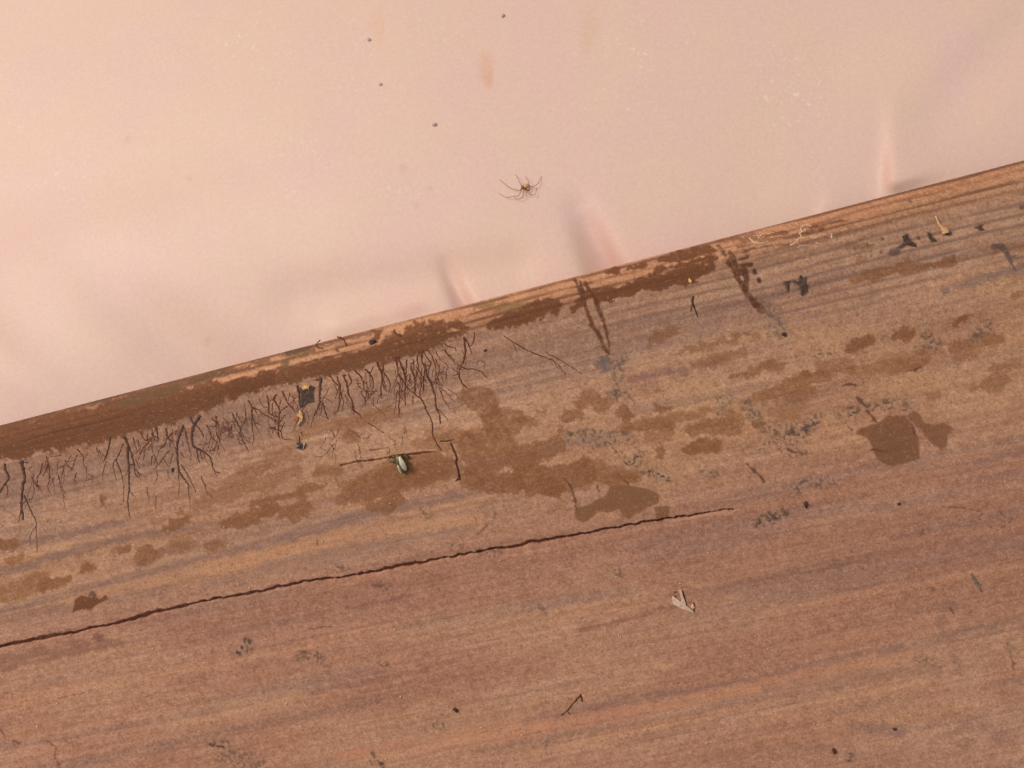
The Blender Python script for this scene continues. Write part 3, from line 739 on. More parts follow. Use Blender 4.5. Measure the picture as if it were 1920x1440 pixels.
tint = np.ones(SX.shape + (3,))
def smudge(cx, cy, rx, ry, ang, rgb, a, rag=0.5):
    c, s_ = math.cos(math.radians(ang)), math.sin(math.radians(ang))
    dx, dy = SX - cx, SYY - cy
    q = np.hypot((dx * c + dy * s_) / rx, (-dx * s_ + dy * c) / ry)
    q = q + rag * (fbm(SX / 24, SYY / 24, 3, 3) - 0.5)
    m = (a * sst(1.15, 0.25, q))[..., None]
    tint[...] = tint * (1 - m) + np.asarray(rgb) * m
smudge(912, 128, 16, 34, 5, (0.95, 0.84, 0.68), 0.6, 0.9)
smudge(917, 152, 11, 26, 5, (0.94, 0.78, 0.60), 0.6, 0.9)
smudge(708, 50, 16, 40, 0, (1.0, 0.92, 0.78), 0.5)
smudge(1104, 60, 22, 55, 0, (0.95, 0.88, 0.76), 0.45)
smudge(770, 582, 46, 17, -12, (0.90, 0.76, 0.84), 0.65)
smudge(690, 600, 40, 10, -15, (0.95, 0.84, 0.90), 0.5)
for cx, cy, r in ((780, 386, 7), (806, 354, 6), (240, 262, 8), (355, 335, 6), (755, 316, 6), (390, 640, 8)):
    smudge(cx, cy, r, r * 1.6, 30, (0.86, 0.82, 0.80), 0.6, 0.8)
dust = np.zeros(SX.shape)
for cx, cy, rx, ry, a in ((470, 80, 90, 130, 0.8), (680, 200, 60, 150, 0.7), (760, 350, 60, 60, 0.5), (80, 320, 40, 50, 0.8), (200, 330, 150, 100, 0.45), (1200, 130, 150, 130, 0.7),
                          (1480, 170, 140, 120, 0.7), (1550, 300, 90, 60, 0.4), (50, 220, 120, 60, 0.5), (560, 300, 100, 100, 0.5), (300, 470, 200, 120, 0.25), (820, 60, 120, 90, 0.5)):
    dust = np.maximum(dust, a * sst(1.3, 0.2, np.hypot((SX - cx) / rx, (SYY - cy) / ry)))
dust = np.maximum(dust * sst(0.32, 0.60, fbm(SX / 40, SYY / 40, 7, 3)), 0.10)

ns, nt_ = SX.shape
fi = np.arange(ns * nt_).reshape(ns, nt_)
fq = np.stack([fi[:-1, :-1].ravel(), fi[:-1, 1:].ravel(), fi[1:, 1:].ravel(), fi[1:, :-1].ravel()], 1)
fm = mesh_np('plastic_sheet', fv, fq)
put_col(fm, 'film_tint', tint)
at = fm.attributes.new('film_dust', 'FLOAT', 'POINT')
at.data.foreach_set('value', dust.ravel().astype(np.float32))
fm.materials.append(M_SHEET)
fm.polygons.foreach_set('use_smooth', np.ones(len(fm.polygons), bool))
sheet = bpy.data.objects.new('plastic_sheet', fm)
COL.objects.link(sheet)
sheet['label'] = 'milky pinkish translucent plastic sheet with soft folds behind the plank'
sheet['category'] = 'plastic sheet'

def film(px, py):
    i = min(max(int(round((px - sx[0]) / 6)), 0), ns - 1); j = min(max(int(round((py - sy[0]) / 6)), 0), nt_ - 1)
    return float(YS[i, j])

# ------------------------------------------------------------------ mesh builders for small things
def obj(name, bm, mat, parent=None, smooth=True):
    bmesh.ops.recalc_face_normals(bm, faces=bm.faces[:])
    me = bpy.data.meshes.new(name)
    bm.to_mesh(me); bm.free()
    if smooth:
        for p in me.polygons:
            p.use_smooth = True
    me.materials.append(mat)
    o = bpy.data.objects.new(name, me)
    COL.objects.link(o)
    if parent is not None:
        o.parent = parent
    return o

def thing(name, loc, label, cat, group=None):
    o = bpy.data.objects.new(name, None)
    o.empty_display_size = 0.004
    COL.objects.link(o)
    o.location = loc
    o['label'] = label; o['category'] = cat
    if group:
        o['group'] = group
    return o

def tag(o, label, cat, group=None):
    o['label'] = label; o['category'] = cat
    if group:
        o['group'] = group
    return o

def add_tube(bm, pts, radii, sides=6, flat=1.0):
    """pts: world points; the tube is squashed towards the timber by flat"""
    n = len(pts)
    rings_ = []
    for i in range(n):
        t = (pts[min(i + 1, n - 1)] - pts[max(i - 1, 0)])
        if t.length < 1e-9:
            t = Vector((0, 0, -1))
        t.normalize()
        nrm = Vector((0, -1, 0))
        if abs(t.dot(nrm)) > 0.95:
            nrm = Vector((1, 0, 0))
        sd = t.cross(nrm).normalized()
        up = sd.cross(t).normalized()
        ring = []
        for k_ in range(sides):
            a_ = 2 * math.pi * k_ / sides
            ring.append(bm.verts.new(pts[i] + sd * (math.cos(a_) * radii[i]) + up * (math.sin(a_) * radii[i] * flat)))
        rings_.append(ring)
    for i in range(n - 1):
        for k_ in range(sides):
            bm.faces.new((rings_[i][k_], rings_[i][(k_ + 1) % sides], rings_[i + 1][(k_ + 1) % sides], rings_[i + 1][k_]))
    bm.faces.new(rings_[0]); bm.faces.new(rings_[-1][::-1])

def smooth_path(p, n=4):
    """Catmull-Rom through 2-D (or 3-D) points with extra values"""
    p = [np.asarray(q, float) for q in p]
    if len(p) < 3:
        return [p[0] + (p[-1] - p[0]) * t for t in np.linspace(0, 1, n + 1)]
    out = []
    for i in range(len(p) - 1):
        a0 = p[max(i - 1, 0)]; a1 = p[i]; a2 = p[i + 1]; a3 = p[min(i + 2, len(p) - 1)]
        for j in range(n):
            t = j / n
            out.append(0.5 * (2 * a1 + (a2 - a0) * t + (2 * a0 - 5 * a1 + 4 * a2 - a3) * t * t + (3 * a1 - a0 - 3 * a2 + a3) * t ** 3))
    out.append(p[-1])
    return out

def strand_bm(paths, wob=0.7, flat=0.55, sink=0.25, seed=0, k=1.0):
    """paths: list of (points, r0, r1) in photo pixels, lying on the timber"""
    rnd = random.Random(seed)
    bm = bmesh.new()
    for pts, r0, r1 in paths:
        sp = smooth_path(pts, 5)
        n = len(sp)
        wp, rr_ = [], []
        for i, q in enumerate(sp):
            x = q[0] + rnd.uniform(-wob, wob); y = q[1] + rnd.uniform(-wob, wob)
            r = k * (r0 + (r1 - r0) * i / (n - 1)) * rnd.uniform(0.7, 1.25)
            ys = surf(x, y)
            wp.append(P(x, y, ys - r * S * flat * sink)); rr_.append(r * S)
        add_tube(bm, wp, rr_, 6, flat)
    return bm

def lump_bm(px, py, rx, ry, h, ang=0, seed=0, rough=0.35, base=None, sub=2):
    """an irregular crumb lying on the timber (radii and height in photo pixels)"""
    rnd = random.Random(seed)
    bm = bmesh.new()
    bmesh.ops.create_icosphere(bm, subdivisions=sub, radius=1)
    ph = [rnd.uniform(0, 6.28) for _ in range(9)]
    y0 = surf(px, py) if base is None else base
    ctr = P(px, py, y0)
    ex = Vector((CA, 0, -SA)); ey = Vector((SA, 0, CA))        # photo right, photo up
    c, s_ = math.cos(math.radians(ang)), math.sin(math.radians(ang))
    for v in bm.verts:
        p = v.co.copy()
        f = 1 + rough * (math.sin(3.1 * p.x + ph[0]) * math.sin(2.7 * p.y + ph[1]) + 0.6 * math.sin(5.3 * p.z + ph[2] + 4 * p.x) + 0.5 * math.sin(7 * p.y + ph[3] + 3 * p.z)) + rnd.uniform(-0.4, 0.4) * rough
        a_, b_, d__ = p.x * rx * f, p.y * ry * f, p.z * h * f
        X_, Y_ = a_ * c - b_ * s_, a_ * s_ + b_ * c
        v.co = ctr + ex * (X_ * S) + ey * (Y_ * S) + Vector((0, -(d__ + 0.55 * h) * S, 0))
    return bm

def flake_bm(pts, lift=2.0, th=1.2, curl=0.0, seed=0):
    """a thin bit of husk or paint: outline in photo pixels, standing a little off the timber, crumpled"""
    rnd = random.Random(seed)
    bm = bmesh.new()
    cx = sum(p[0] for p in pts) / len(pts); cy = sum(p[1] for p in pts) / len(pts)
    base = surf(cx, cy)
    def z(x, y, r):
        return lift * (0.4 + 0.6 * abs(math.sin(0.31 * x + 0.47 * y + seed))) + curl * r
    ring_t, ring_b = [], []
    rmax = max(math.hypot(p[0] - cx, p[1] - cy) for p in pts)
    for p in pts:
        r = math.hypot(p[0] - cx, p[1] - cy) / rmax
        zz = z(p[0], p[1], r) + rnd.uniform(-0.3, 0.3)
        ring_t.append(bm.verts.new(P(p[0], p[1], base - (zz + th) * S)))
        ring_b.append(bm.verts.new(P(p[0], p[1], base - (zz - 1.2 * lift) * S)))
    ct = bm.verts.new(P(cx, cy, base - (lift * 1.2 + th) * S)); cb = bm.verts.new(P(cx, cy, base + 0.2 * lift * S))
    n = len(pts)
    for i in range(n):
        j = (i + 1) % n
        bm.faces.new((ring_t[i], ring_t[j], ct)); bm.faces.new((ring_b[j], ring_b[i], cb))
        bm.faces.new((ring_b[i], ring_b[j], ring_t[j], ring_t[i]))
    return bm

def rel(o, parent):
    """parent o to an Empty that already stands at its place, keeping o where it was built"""
    o.data.transform(Matrix.Translation(-parent.location))
    o.parent = parent
    return o

# ------------------------------------------------------------------ fungus strands on the timber (parts of the plank)
def strand(paths, mat, seed):
    o = obj('fungus_strand', strand_bm(paths, 0.9, 0.36, 0.1, seed, 0.80), mat, plank)
    return o

sets = []
def add_set(x0, y0, s, dark, *paths):
    sets.append((dark, [([(x0 + q[0] / s, y0 + q[1] / s) for q in p], r0, r1) for p, r0, r1 in paths]))

A = (0, 780, 8.0)
add_set(*A, 1, ([(70, 710), (80, 800), (130, 920), (80, 1010), (20, 1100), (-30, 1200)], 3.0, 2.0), ([(85, 1010), (115, 1120), (90, 1230)], 1.2, 0.8))
add_set(*A, 1, ([(330, 670), (340, 800), (375, 920), (340, 1040), (330, 1200), (320, 1330), (335, 1470), (345, 1560)], 4.2, 2.0), ([(280, 705), (340, 700), (425, 698)], 1.8, 1.8),
        ([(365, 1180), (420, 1330), (470, 1440), (540, 1600), (545, 1760), (560, 2050)], 1.9, 0.8), ([(330, 1300), (300, 1500), (270, 1600)], 1.4, 0.7), ([(470, 760), (430, 810)], 1.6, 1.0), ([(540, 1640), (450, 1800), (450, 1950)], 1.0, 0.6))
add_set(*A, 0, ([(640, 700), (600, 850), (555, 940), (560, 1010), (580, 1100)], 1.6, 0.8), ([(580, 1050), (640, 1160)], 0.9, 0.5))
add_set(*A, 0, ([(720, 620), (715, 740), (680, 830), (640, 910)], 1.8, 0.9), ([(720, 720), (740, 850), (740, 960), (715, 1080), (760, 1150)], 1.7, 0.7), ([(750, 610), (930, 590)], 1.2, 0.7), ([(860, 700), (870, 800), (840, 870)], 0.9, 0.6))
add_set(*A, 0, ([(1160, 500), (1240, 600), (1250, 720), (1290, 800)], 1.5, 0.7), ([(1330, 540), (1260, 650)], 0.9, 0.6), ([(1150, 850), (1115, 950), (1130, 1040)], 1.3, 0.7), ([(1120, 960), (1170, 1010)], 0.8, 0.5))
add_set(*A, 0, ([(1440, 470), (1480, 560), (1500, 640)], 1.2, 0.7), ([(1320, 860), (1400, 930), (1220, 980)], 1.0, 0.6))
add_set(*A, 1, ([(1660, 320), (1630, 450), (1600, 580), (1550, 680)], 2.2, 1.3), ([(1600, 680), (1550, 830), (1540, 950)], 1.0, 0.5))
add_set(*A, 1, ([(1850, 420), (1790, 560), (1740, 650), (1700, 700), (1710, 830), (1730, 890), (1740, 960)], 1.6, 0.7), ([(1740, 650), (1780, 760), (1830, 900), (1860, 1060), (1850, 1110), (1855, 1300)], 1.6, 0.6))
B = (180, 760, 7.2)
add_set(*B, 1, ([(370, 430), (430, 530), (425, 700), (440, 850), (445, 1000), (445, 1150), (430, 1300), (445, 1440), (460, 1530)], 3.4, 0.8),
        ([(430, 530), (480, 650), (510, 780), (520, 880), (560, 970)], 2.4, 1.0), ([(510, 790), (440, 815)], 1.8, 1.8), ([(520, 850), (600, 930), (660, 960)], 1.3, 0.5), ([(530, 730), (600, 860)], 1.2, 0.5),
        ([(445, 1030), (490, 1085)], 1.1, 0.5), ([(445, 1140), (500, 1210), (530, 1240)], 1.1, 0.5), ([(440, 870), (390, 960)], 1.4, 0.6), ([(560, 900), (600, 1010)], 0.9, 0.5))
add_set(*B, 0, ([(490, 430), (530, 540), (560, 620)], 1.4, 0.7), ([(740, 460), (660, 560), (600, 640), (570, 740)], 1.5, 0.8), ([(660, 560), (650, 650), (640, 740)], 1.5, 0.8), ([(600, 350), (640, 450), (690, 470), (740, 440)], 1.5, 1.0),
        ([(690, 370), (690, 480)], 1.4, 1.0), ([(570, 470), (600, 580), (640, 620)], 1.1, 0.7))
add_set(*B, 1, ([(815, 290), (825, 390), (840, 490)], 2.4, 1.2), ([(740, 380), (800, 430), (850, 450)], 1.6, 1.2))
add_set(*B, 1, ([(945, 305), (960, 400), (970, 440), (1030, 490)], 2.3, 1.2), ([(1020, 370), (975, 440)], 2.0, 1.4), ([(960, 450), (920, 540), (850, 610), (820, 700), (780, 790)], 1.6, 0.6), ([(1000, 480), (1000, 560)], 1.3, 0.8), ([(1090, 340), (1070, 390)], 1.6, 1.0))
add_set(*B, 1, ([(1185, 270), (1130, 400), (1100, 520), (1095, 640), (1110, 800), (1140, 920), (1200, 1000), (1250, 1080), (1240, 1120)], 3.4, 1.2), ([(1110, 800), (1115, 960), (1120, 1100), (1110, 1240)], 1.2, 0.5),
        ([(1150, 800), (1230, 930), (1280, 1020), (1330, 1120), (1350, 1180)], 1.4, 0.6), ([(1240, 1100), (1262, 1240), (1270, 1400)], 1.0, 0.5), ([(1095, 620), (1060, 560)], 1.8, 1.2), ([(1140, 640), (1190, 710)], 1.2, 0.6))
add_set(*B, 0, ([(1000, 600), (900, 720), (830, 810), (790, 860)], 1.3, 0.6), ([(910, 720), (980, 840)], 1.2, 0.6), ([(1040, 650), (1010, 740), (1000, 850)], 1.2, 0.7), ([(975, 850), (975, 970)], 1.0, 0.5))
add_set(*B, 1, ([(1190, 300), (1220, 420), (1240, 520), (1280, 650), (1280, 750)], 1.9, 0.8), ([(1170, 480), (1180, 560)], 1.2, 0.7))
add_set(*B, 1, ([(1400, 140), (1340, 240), (1305, 320), (1295, 440), (1310, 540), (1360, 580), (1440, 620), (1520, 680), (1560, 760), (1590, 870), (1680, 920)], 3.8, 1.0), ([(1270, 170), (1320, 270)], 2.2, 2.0),
        ([(1345, 270), (1420, 350), (1455, 440)], 2.0, 0.8), ([(1360, 590), (1370, 680), (1395, 770)], 2.0, 0.9), ([(1400, 600), (1430, 740)], 1.4, 0.7), ([(1440, 640), (1510, 790)], 1.3, 0.7), ([(1600, 880), (1630, 960)], 0.9, 0.5))
add_set(*B, 0, ([(1420, 960), (1470, 1090), (1500, 1170), (1575, 1245)], 1.3, 0.7))
add_set(*B, 0, ([(690, 1100), (695, 1190), (720, 1260)], 1.1, 0.6))
add_set(*B, 0, ([(820, 860), (825, 960), (780, 1080)], 1.1, 0.5), ([(812, 1220), (808, 1400)], 0.9, 0.5))
add_set(*B, 0, ([(755, 680), (750, 810)], 1.6, 1.0))
add_set(*B, 0, ([(1550, 180), (1620, 230), (1600, 290), (1490, 270)], 1.4, 0.9), ([(1490, 280), (1540, 330), (1510, 360)], 1.2, 0.7))
C = (420, 680, 7.2)
add_set(*C, 0, ([(325, 510), (370, 590), (380, 700), (380, 860), (400, 1000), (380, 1120)], 1.7, 0.7), ([(375, 590), (440, 690), (480, 790)], 1.0, 0.5), ([(400, 800), (450, 900), (500, 980)], 0.9, 0.5))
add_set(*C, 1, ([(100, 680), (170, 800), (220, 900), (225, 990), (290, 1120), (340, 1210)], 2.0, 0.9), ([(160, 690), (240, 820), (230, 900)], 1.0, 0.7), ([(290, 780), (230, 900)], 0.9, 0.6), ([(250, 1020), (370, 1090)], 0.8, 0.5))
add_set(*C, 0, ([(580, 440), (605, 560), (600, 640), (640, 700), (745, 740)], 1.8, 1.3), ([(380, 600), (470, 640), (550, 700), (620, 740), (690, 800)], 1.5, 1.2), ([(470, 480), (520, 580), (590, 600)], 1.0, 0.8), ([(640, 500), (600, 560)], 1.0, 0.7))
add_set(*C, 0, ([(710, 430), (670, 500), (720, 580), (750, 660), (740, 760), (740, 850), (735, 960), (750, 1020)], 2.2, 1.2), ([(775, 500), (740, 590)], 1.4, 1.0), ([(860, 590), (780, 640), (750, 700)], 1.4, 1.2),
        ([(830, 700), (770, 770), (740, 830)], 1.2, 1.0), ([(610, 870), (700, 900), (770, 930), (790, 1020), (900, 1040)], 1.7, 0.8), ([(820, 800), (780, 880), (770, 930)], 1.2, 1.0), ([(680, 760), (740, 830)], 1.0, 1.0))
add_set(*C, 0, ([(795, 380), (820, 460), (860, 550), (910, 600), (960, 660)], 2.0, 1.0), ([(880, 420), (870, 520)], 1.2, 0.8))
add_set(*C, 1, ([(985, 310), (1010, 430), (1015, 520), (1030, 610)], 2.6, 1.6))
add_set(*C, 1, ([(1315, 200), (1300, 330), (1290, 450), (1290, 540), (1260, 640), (1250, 700)], 3.4, 1.2), ([(1235, 240), (1310, 225)], 2.0, 2.0), ([(1330, 540), (1370, 680), (1410, 770)], 2.4, 1.4), ([(1300, 540), (1320, 620), (1300, 700)], 1.4, 0.8))
add_set(*C, 0, ([(1430, 170), (1470, 240), (1540, 300), (1550, 340), (1530, 400), (1495, 490)], 1.8, 1.0), ([(1520, 185), (1560, 300), (1560, 450), (1555, 580), (1530, 670)], 2.2, 1.0), ([(1570, 400), (1610, 520), (1600, 660)], 1.4, 0.7), ([(1480, 690), (1560, 640)], 1.2, 0.8))
add_set(*C, 0, ([(1610, 165), (1660, 300), (1680, 420), (1730, 520), (1740, 630), (1830, 700), (1850, 740)], 2.6, 1.2), ([(1680, 150), (1720, 260), (1660, 320)], 1.6, 1.2), ([(1740, 540), (1760, 640), (1750, 700)], 1.4, 0.8), ([(1590, 170), (1650, 170)], 1.8, 1.8))
add_set(*C, 0, ([(1245, 640), (1200, 760), (1170, 880)], 1.3, 0.6), ([(1110, 640), (1140, 740), (1120, 840)], 1.0, 0.5))
add_set(*C, 0, ([(1340, 450), (1400, 500), (1470, 550)], 0.8, 0.5))
Dd = (660, 620, 7.2)
add_set(*Dd, 0, ([(30, 530), (110, 610), (140, 680), (160, 750)], 1.8, 0.9), ([(50, 650), (110, 720)], 1.2, 0.8), ([(120, 850), (180, 940), (180, 1010)], 1.2, 0.8))
add_set(*Dd, 0, ([(175, 515), (240, 590), (290, 690), (280, 830)], 1.9, 0.9), ([(295, 490), (240, 585)], 1.3, 1.0), ([(290, 900), (290, 1030)], 1.0, 0.6))
add_set(*Dd, 0, ([(335, 420), (365, 500), (400, 570), (410, 680), (390, 780), (400, 920)], 2.8, 1.2), ([(430, 430), (405, 560)], 1.6, 1.6), ([(430, 570), (500, 680), (515, 750), (490, 850)], 1.6, 0.8), ([(390, 840), (340, 970)], 1.3, 0.7), ([(420, 640), (460, 780)], 1.2, 0.6))
add_set(*Dd, 0, ([(575, 360), (610, 470), (630, 590), (680, 660), (720, 750), (715, 900), (720, 1010)], 2.4, 1.2), ([(620, 360), (660, 470), (700, 560), (720, 650), (725, 740)], 2.2, 1.8), ([(740, 390), (730, 560), (720, 650)], 1.7, 1.4),
        ([(620, 600), (560, 750), (520, 850)], 1.1, 0.6), ([(625, 690), (645, 780), (635, 1000), (635, 1170)], 1.7, 0.8), ([(610, 800), (590, 1000), (570, 1130)], 1.2, 0.6), ([(730, 760), (800, 820), (850, 860)], 1.2, 0.8), ([(820, 880), (815, 1000)], 1.4, 0.7))
add_set(*Dd, 0, ([(790, 490), (830, 600), (850, 700), (850, 850), (930, 920), (970, 980), (1010, 1090), (1070, 1200), (1085, 1300), (1100, 1440), (1180, 1580), (1210, 1620)], 2.0, 1.3), ([(760, 590), (720, 640)], 1.1, 0.8))
add_set(*Dd, 0, ([(900, 280), (880, 400), (900, 520), (870, 600), (850, 680)], 1.7, 1.0), ([(860, 480), (930, 580), (920, 700), (900, 780)], 1.3, 0.8))
add_set(*Dd, 0, ([(945, 270), (945, 400), (980, 520), (970, 640), (930, 740), (915, 900)], 2.0, 1.2), ([(955, 260), (1010, 360), (1070, 450), (1000, 480)], 1.8, 1.0), ([(960, 640), (970, 760), (950, 860)], 1.2, 0.7))
add_set(*Dd, 1, ([(980, 440), (1010, 600), (1050, 680), (1090, 760), (1120, 880), (1130, 1040), (1180, 1130), (1190, 1250)], 2.6, 1.6), ([(1050, 690), (1160, 715), (1230, 760)], 1.3, 0.8), ([(1140, 1030), (1230, 1130), (1300, 1210)], 1.3, 0.6), ([(1060, 460), (1030, 600), (1060, 680)], 1.3, 1.0))
add_set(*Dd, 0, ([(980, 255), (1070, 320), (1130, 520), (1150, 640), (1210, 740)], 1.4, 0.7), ([(1130, 390), (1190, 560), (1235, 700)], 1.2, 0.6), ([(1200, 560), (1290, 610)], 0.9, 0.5))
add_set(*Dd, 0, ([(1170, 760), (1280, 840), (1340, 920), (1390, 970)], 1.1, 0.5), ([(1180, 790), (1260, 960), (1330, 1060)], 1.1, 0.5), ([(1290, 780), (1400, 860), (1440, 900)], 0.9, 0.5), ([(1200, 800), (1220, 900)], 0.8, 0.5))
add_set(*Dd, 0, ([(1510, 90), (1530, 250), (1510, 380), (1470, 480), (1440, 580), (1480, 700), (1555, 775)], 2.4, 1.3), ([(1510, 90), (1580, 200), (1615, 320)], 1.8, 1.0), ([(1650, 20), (1640, 150), (1590, 220)], 1.5, 1.0),
        ([(1475, 480), (1530, 515), (1650, 520), (1750, 560), (1825, 635)], 1.6, 0.9), ([(1350, 500), (1430, 570)], 0.9, 0.9), ([(1370, 610), (1440, 585)], 0.9, 0.9), ([(1640, 150), (1670, 200)], 0.9, 0.5), ([(1430, 480), (1410, 560)], 1.0, 0.7))
add_set(*Dd, 0, ([(1240, 165), (1300, 210), (1390, 240), (1405, 280)], 1.3, 0.7))
add_set(*Dd, 0, ([(1225, 255), (1320, 340), (1380, 400), (1385, 470)], 1.3, 0.7))
add_set(*Dd, 0, ([(1690, 490), (1695, 420), (1780, 415), (1785, 510)], 0.9, 0.6))
add_set(*Dd, 0, ([(550, 0), (600, 40), (665, 65)], 1.5, 0.8))
E4 = (960, 400, 4.0)
add_set(*E4, 0, ([(-60, 920), (120, 1030), (250, 1080), (330, 1120), (400, 1205)], 1.2, 0.8), ([(250, 1040), (380, 1110), (520, 1200)], 0.9, 0.7), ([(0, 960), (40, 1040)], 0.8, 0.5), ([(300, 1090), (360, 1180)], 0.7, 0.5))
add_set(480, 600, 4.0, 0, ([(610, 125), (660, 150), (680, 195)], 1.8, 0.9), ([(480, 150), (450, 195), (500, 215)], 1.4, 0.9))
add_set(480, 600, 4.0, 0, ([(1040, 70), (1040, 95), (1090, 130)], 1.4, 0.8))
add_set(480, 600, 4.0, 0, ([(840, 770), (900, 810), (960, 850)], 0.9, 0.6), ([(870, 850), (820, 900)], 0.7, 0.5))

# thin rootlets between them
rnd = random.Random(11)
def rootlet(x, y, ln, ang, r):
    paths = []
    def grow(x, y, ang, ln, r, depth):
        pts = [(x, y)]
        n = 5
        for i in range(n):
            ang += rnd.uniform(-0.35, 0.35)
            x += math.cos(ang) * ln / n; y += math.sin(ang) * ln / n
            pts.append((x, y))
            if depth and rnd.random() < 0.33:
                grow(x, y, ang + rnd.choice((-1, 1)) * rnd.uniform(0.4, 0.8), ln * rnd.uniform(0.3, 0.55), r * 0.65, depth - 1)
        paths.append((pts, r, r * 0.4))
    grow(x, y, ang, ln, r, 2)
    return paths
def edge_low(x):          # where the damp earth ends and the strands begin
    return float(np.interp(x, [0, 140, 240, 380, 480, 600, 740, 860], [862, 842, 808, 778, 742, 712, 680, 640]))
for i in range(84):
    x = rnd.uniform(60, 190) if i < 14 else (rnd.uniform(380, 480) if i < 30 else (rnd.uniform(230, 420) if i < 42 else (rnd.uniform(720, 850) if i < 58 else rnd.uniform(480, 870))))
    y = edge_low(x) + rnd.uniform(4, 46)
    sets.append((0, rootlet(x, y, rnd.uniform(22, 52), math.radians(rnd.uniform(62, 112)), rnd.uniform(0.75, 1.25))))
for i in range(14):       # fainter ones lower down
    x = rnd.uniform(560, 760); y = rnd.uniform(790, 850)
    sets.append((0, rootlet(x, y, rnd.uniform(14, 34), math.radians(rnd.uniform(60, 115)), rnd.uniform(0.5, 0.8))))
for i, (dark, paths) in enumerate(sets):
    strand(paths, M_STRAND_DARK if dark else M_STRAND_BROWN, i)

# ------------------------------------------------------------------ the spider on the film
def spider():
    z0 = film(987, 349)
    lift = 0.0016
    t = thing('spider', P(987, 352, z0), 'tiny tan spider with long thin legs clinging to the plastic sheet', 'spider')
    def W(zx, zy, h):                 # enlarged-view coordinates, height above the film in mm
        px, py = 900 + zx / 12.0, 290 + zy / 12.0
        return P(px, py, film(px, py) - h * 0.00055)
    def blob(name, zx, zy, rx, ry, rz, ang, h, mat, taper=0.0):
        bm = bmesh.new()
        bmesh.ops.create_uvsphere(bm, u_segments=18, v_segments=12, radius=1)
        c, s_ = math.cos(math.radians(ang)), math.sin(math.radians(ang))
        ctr = W(zx, zy, h)
        ex = Vector((CA, 0, -SA)); ey = Vector((SA, 0, CA))
        for v in bm.verts:
            p = v.co
            f = 1 - taper * p.x
            a_, b_ = p.x * rx, p.y * ry * f
            v.co = ctr + ex * ((a_ * c - b_ * s_) * S / 12) + ey * ((a_ * s_ + b_ * c) * S / 12) + Vector((0, -p.z * rz * f * S / 12, 0))
        return rel(obj(name, bm, mat), t)
    blob('abdomen', 1050, 705, 78, 58, 62, 8, 1.7, M_SP_ABD, 0.12)
    blob('head_shield', 962, 730, 46, 42, 34, -150, 1.5, M_SP_CEPH, 0.2)
    blob('spinneret', 1112, 700, 26, 16, 16, 0, 1.6, M_SP_CEPH, 0.5)
    legs = [
        [(945, 745, 1.5), (920, 770, 1.8), (880, 803, 2.0), (660, 740, 2.2), (520, 630, 1.2), (445, 555, 0.05)],
        [(950, 710, 1.5), (925, 680, 1.9), (880, 600, 2.4), (840, 520, 1.6), (800, 450, 0.05)],
        [(985, 705, 1.5), (1095, 665, 2.3), (1080, 590, 2.6), (1045, 535, 1.6), (1010, 490, 0.05)],
        [(985, 735, 1.5), (1120, 712, 1.9), (1210, 715, 2.4), (1310, 640, 1.6), (1355, 560, 0.9), (1388, 480, 0.05)],
        [(945, 760, 1.4), (910, 830, 1.8), (870, 920, 2.2), (740, 940, 2.1), (620, 965, 1.6), (530, 930, 0.9), (405, 865, 0.05)],
        [(960, 765, 1.4), (970, 800, 1.8), (965, 930, 2.3), (840, 1015, 1.6), (765, 945, 0.05)],
        [(980, 765, 1.4), (1005, 800, 2.0), (1042, 870, 2.6), (1030, 935, 0.05)],
        [(985, 755, 1.4), (1050, 810, 1.9), (1110, 885, 2.3), (1240, 897, 1.7), (1262, 735, 0.05)],
    ]
    for i, L in enumerate(legs):
        bm = bmesh.new()
        sp = smooth_path(L, 6)
        n = len(sp)
        pts = [W(q[0], q[1], q[2]) for q in sp]
        thick = 15 if i == 6 else 11
        rad = [(thick - (thick - 5) * j / (n - 1)) * S / 12 for j in range(n)]
        add_tube(bm, pts, rad, 8)
        rel(obj('leg', bm, M_SP_LEG), t)
    for L in ([(955, 765, 1.4), (1010, 770, 1.7), (1060, 803, 1.9), (1105, 790, 1.8), (1116, 745, 1.6)], [(950, 765, 1.4), (990, 760, 2.0), (1030, 768, 2.1), (1050, 782, 2.0)]):
        bm = bmesh.new()
        sp = smooth_path(L, 5)
        add_tube(bm, [W(*q) for q in sp], [17 * S / 12 * (1 - 0.35 * j / len(sp)) for j in range(len(sp))], 8)
        rel(obj('palp', bm, M_SP_DARK), t)
spider()

# dark droppings on the film
for i, (x, y, r) in enumerate(((692, 75, 4.2), (714, 159, 4.0), (815, 234, 4.2), (943, 30, 4.0))):
    o = obj('fly_speck', lump_bm(x, y, r * 1.1, r * 0.9, r * 0.7, 20 * i, 40 + i, 0.25, film(x, y)), M_SPECK)
    tag(o, ('tiny grey fly speck beside the faint peach smudge on the sheet', 'tiny grey fly speck amid pale dust between two other specks',
            'tiny grey fly speck between the orange smudge and the spider', 'tiny grey fly speck above the orange smudge on the sheet')[i], 'fly speck', 'fly specks on the plastic sheet')

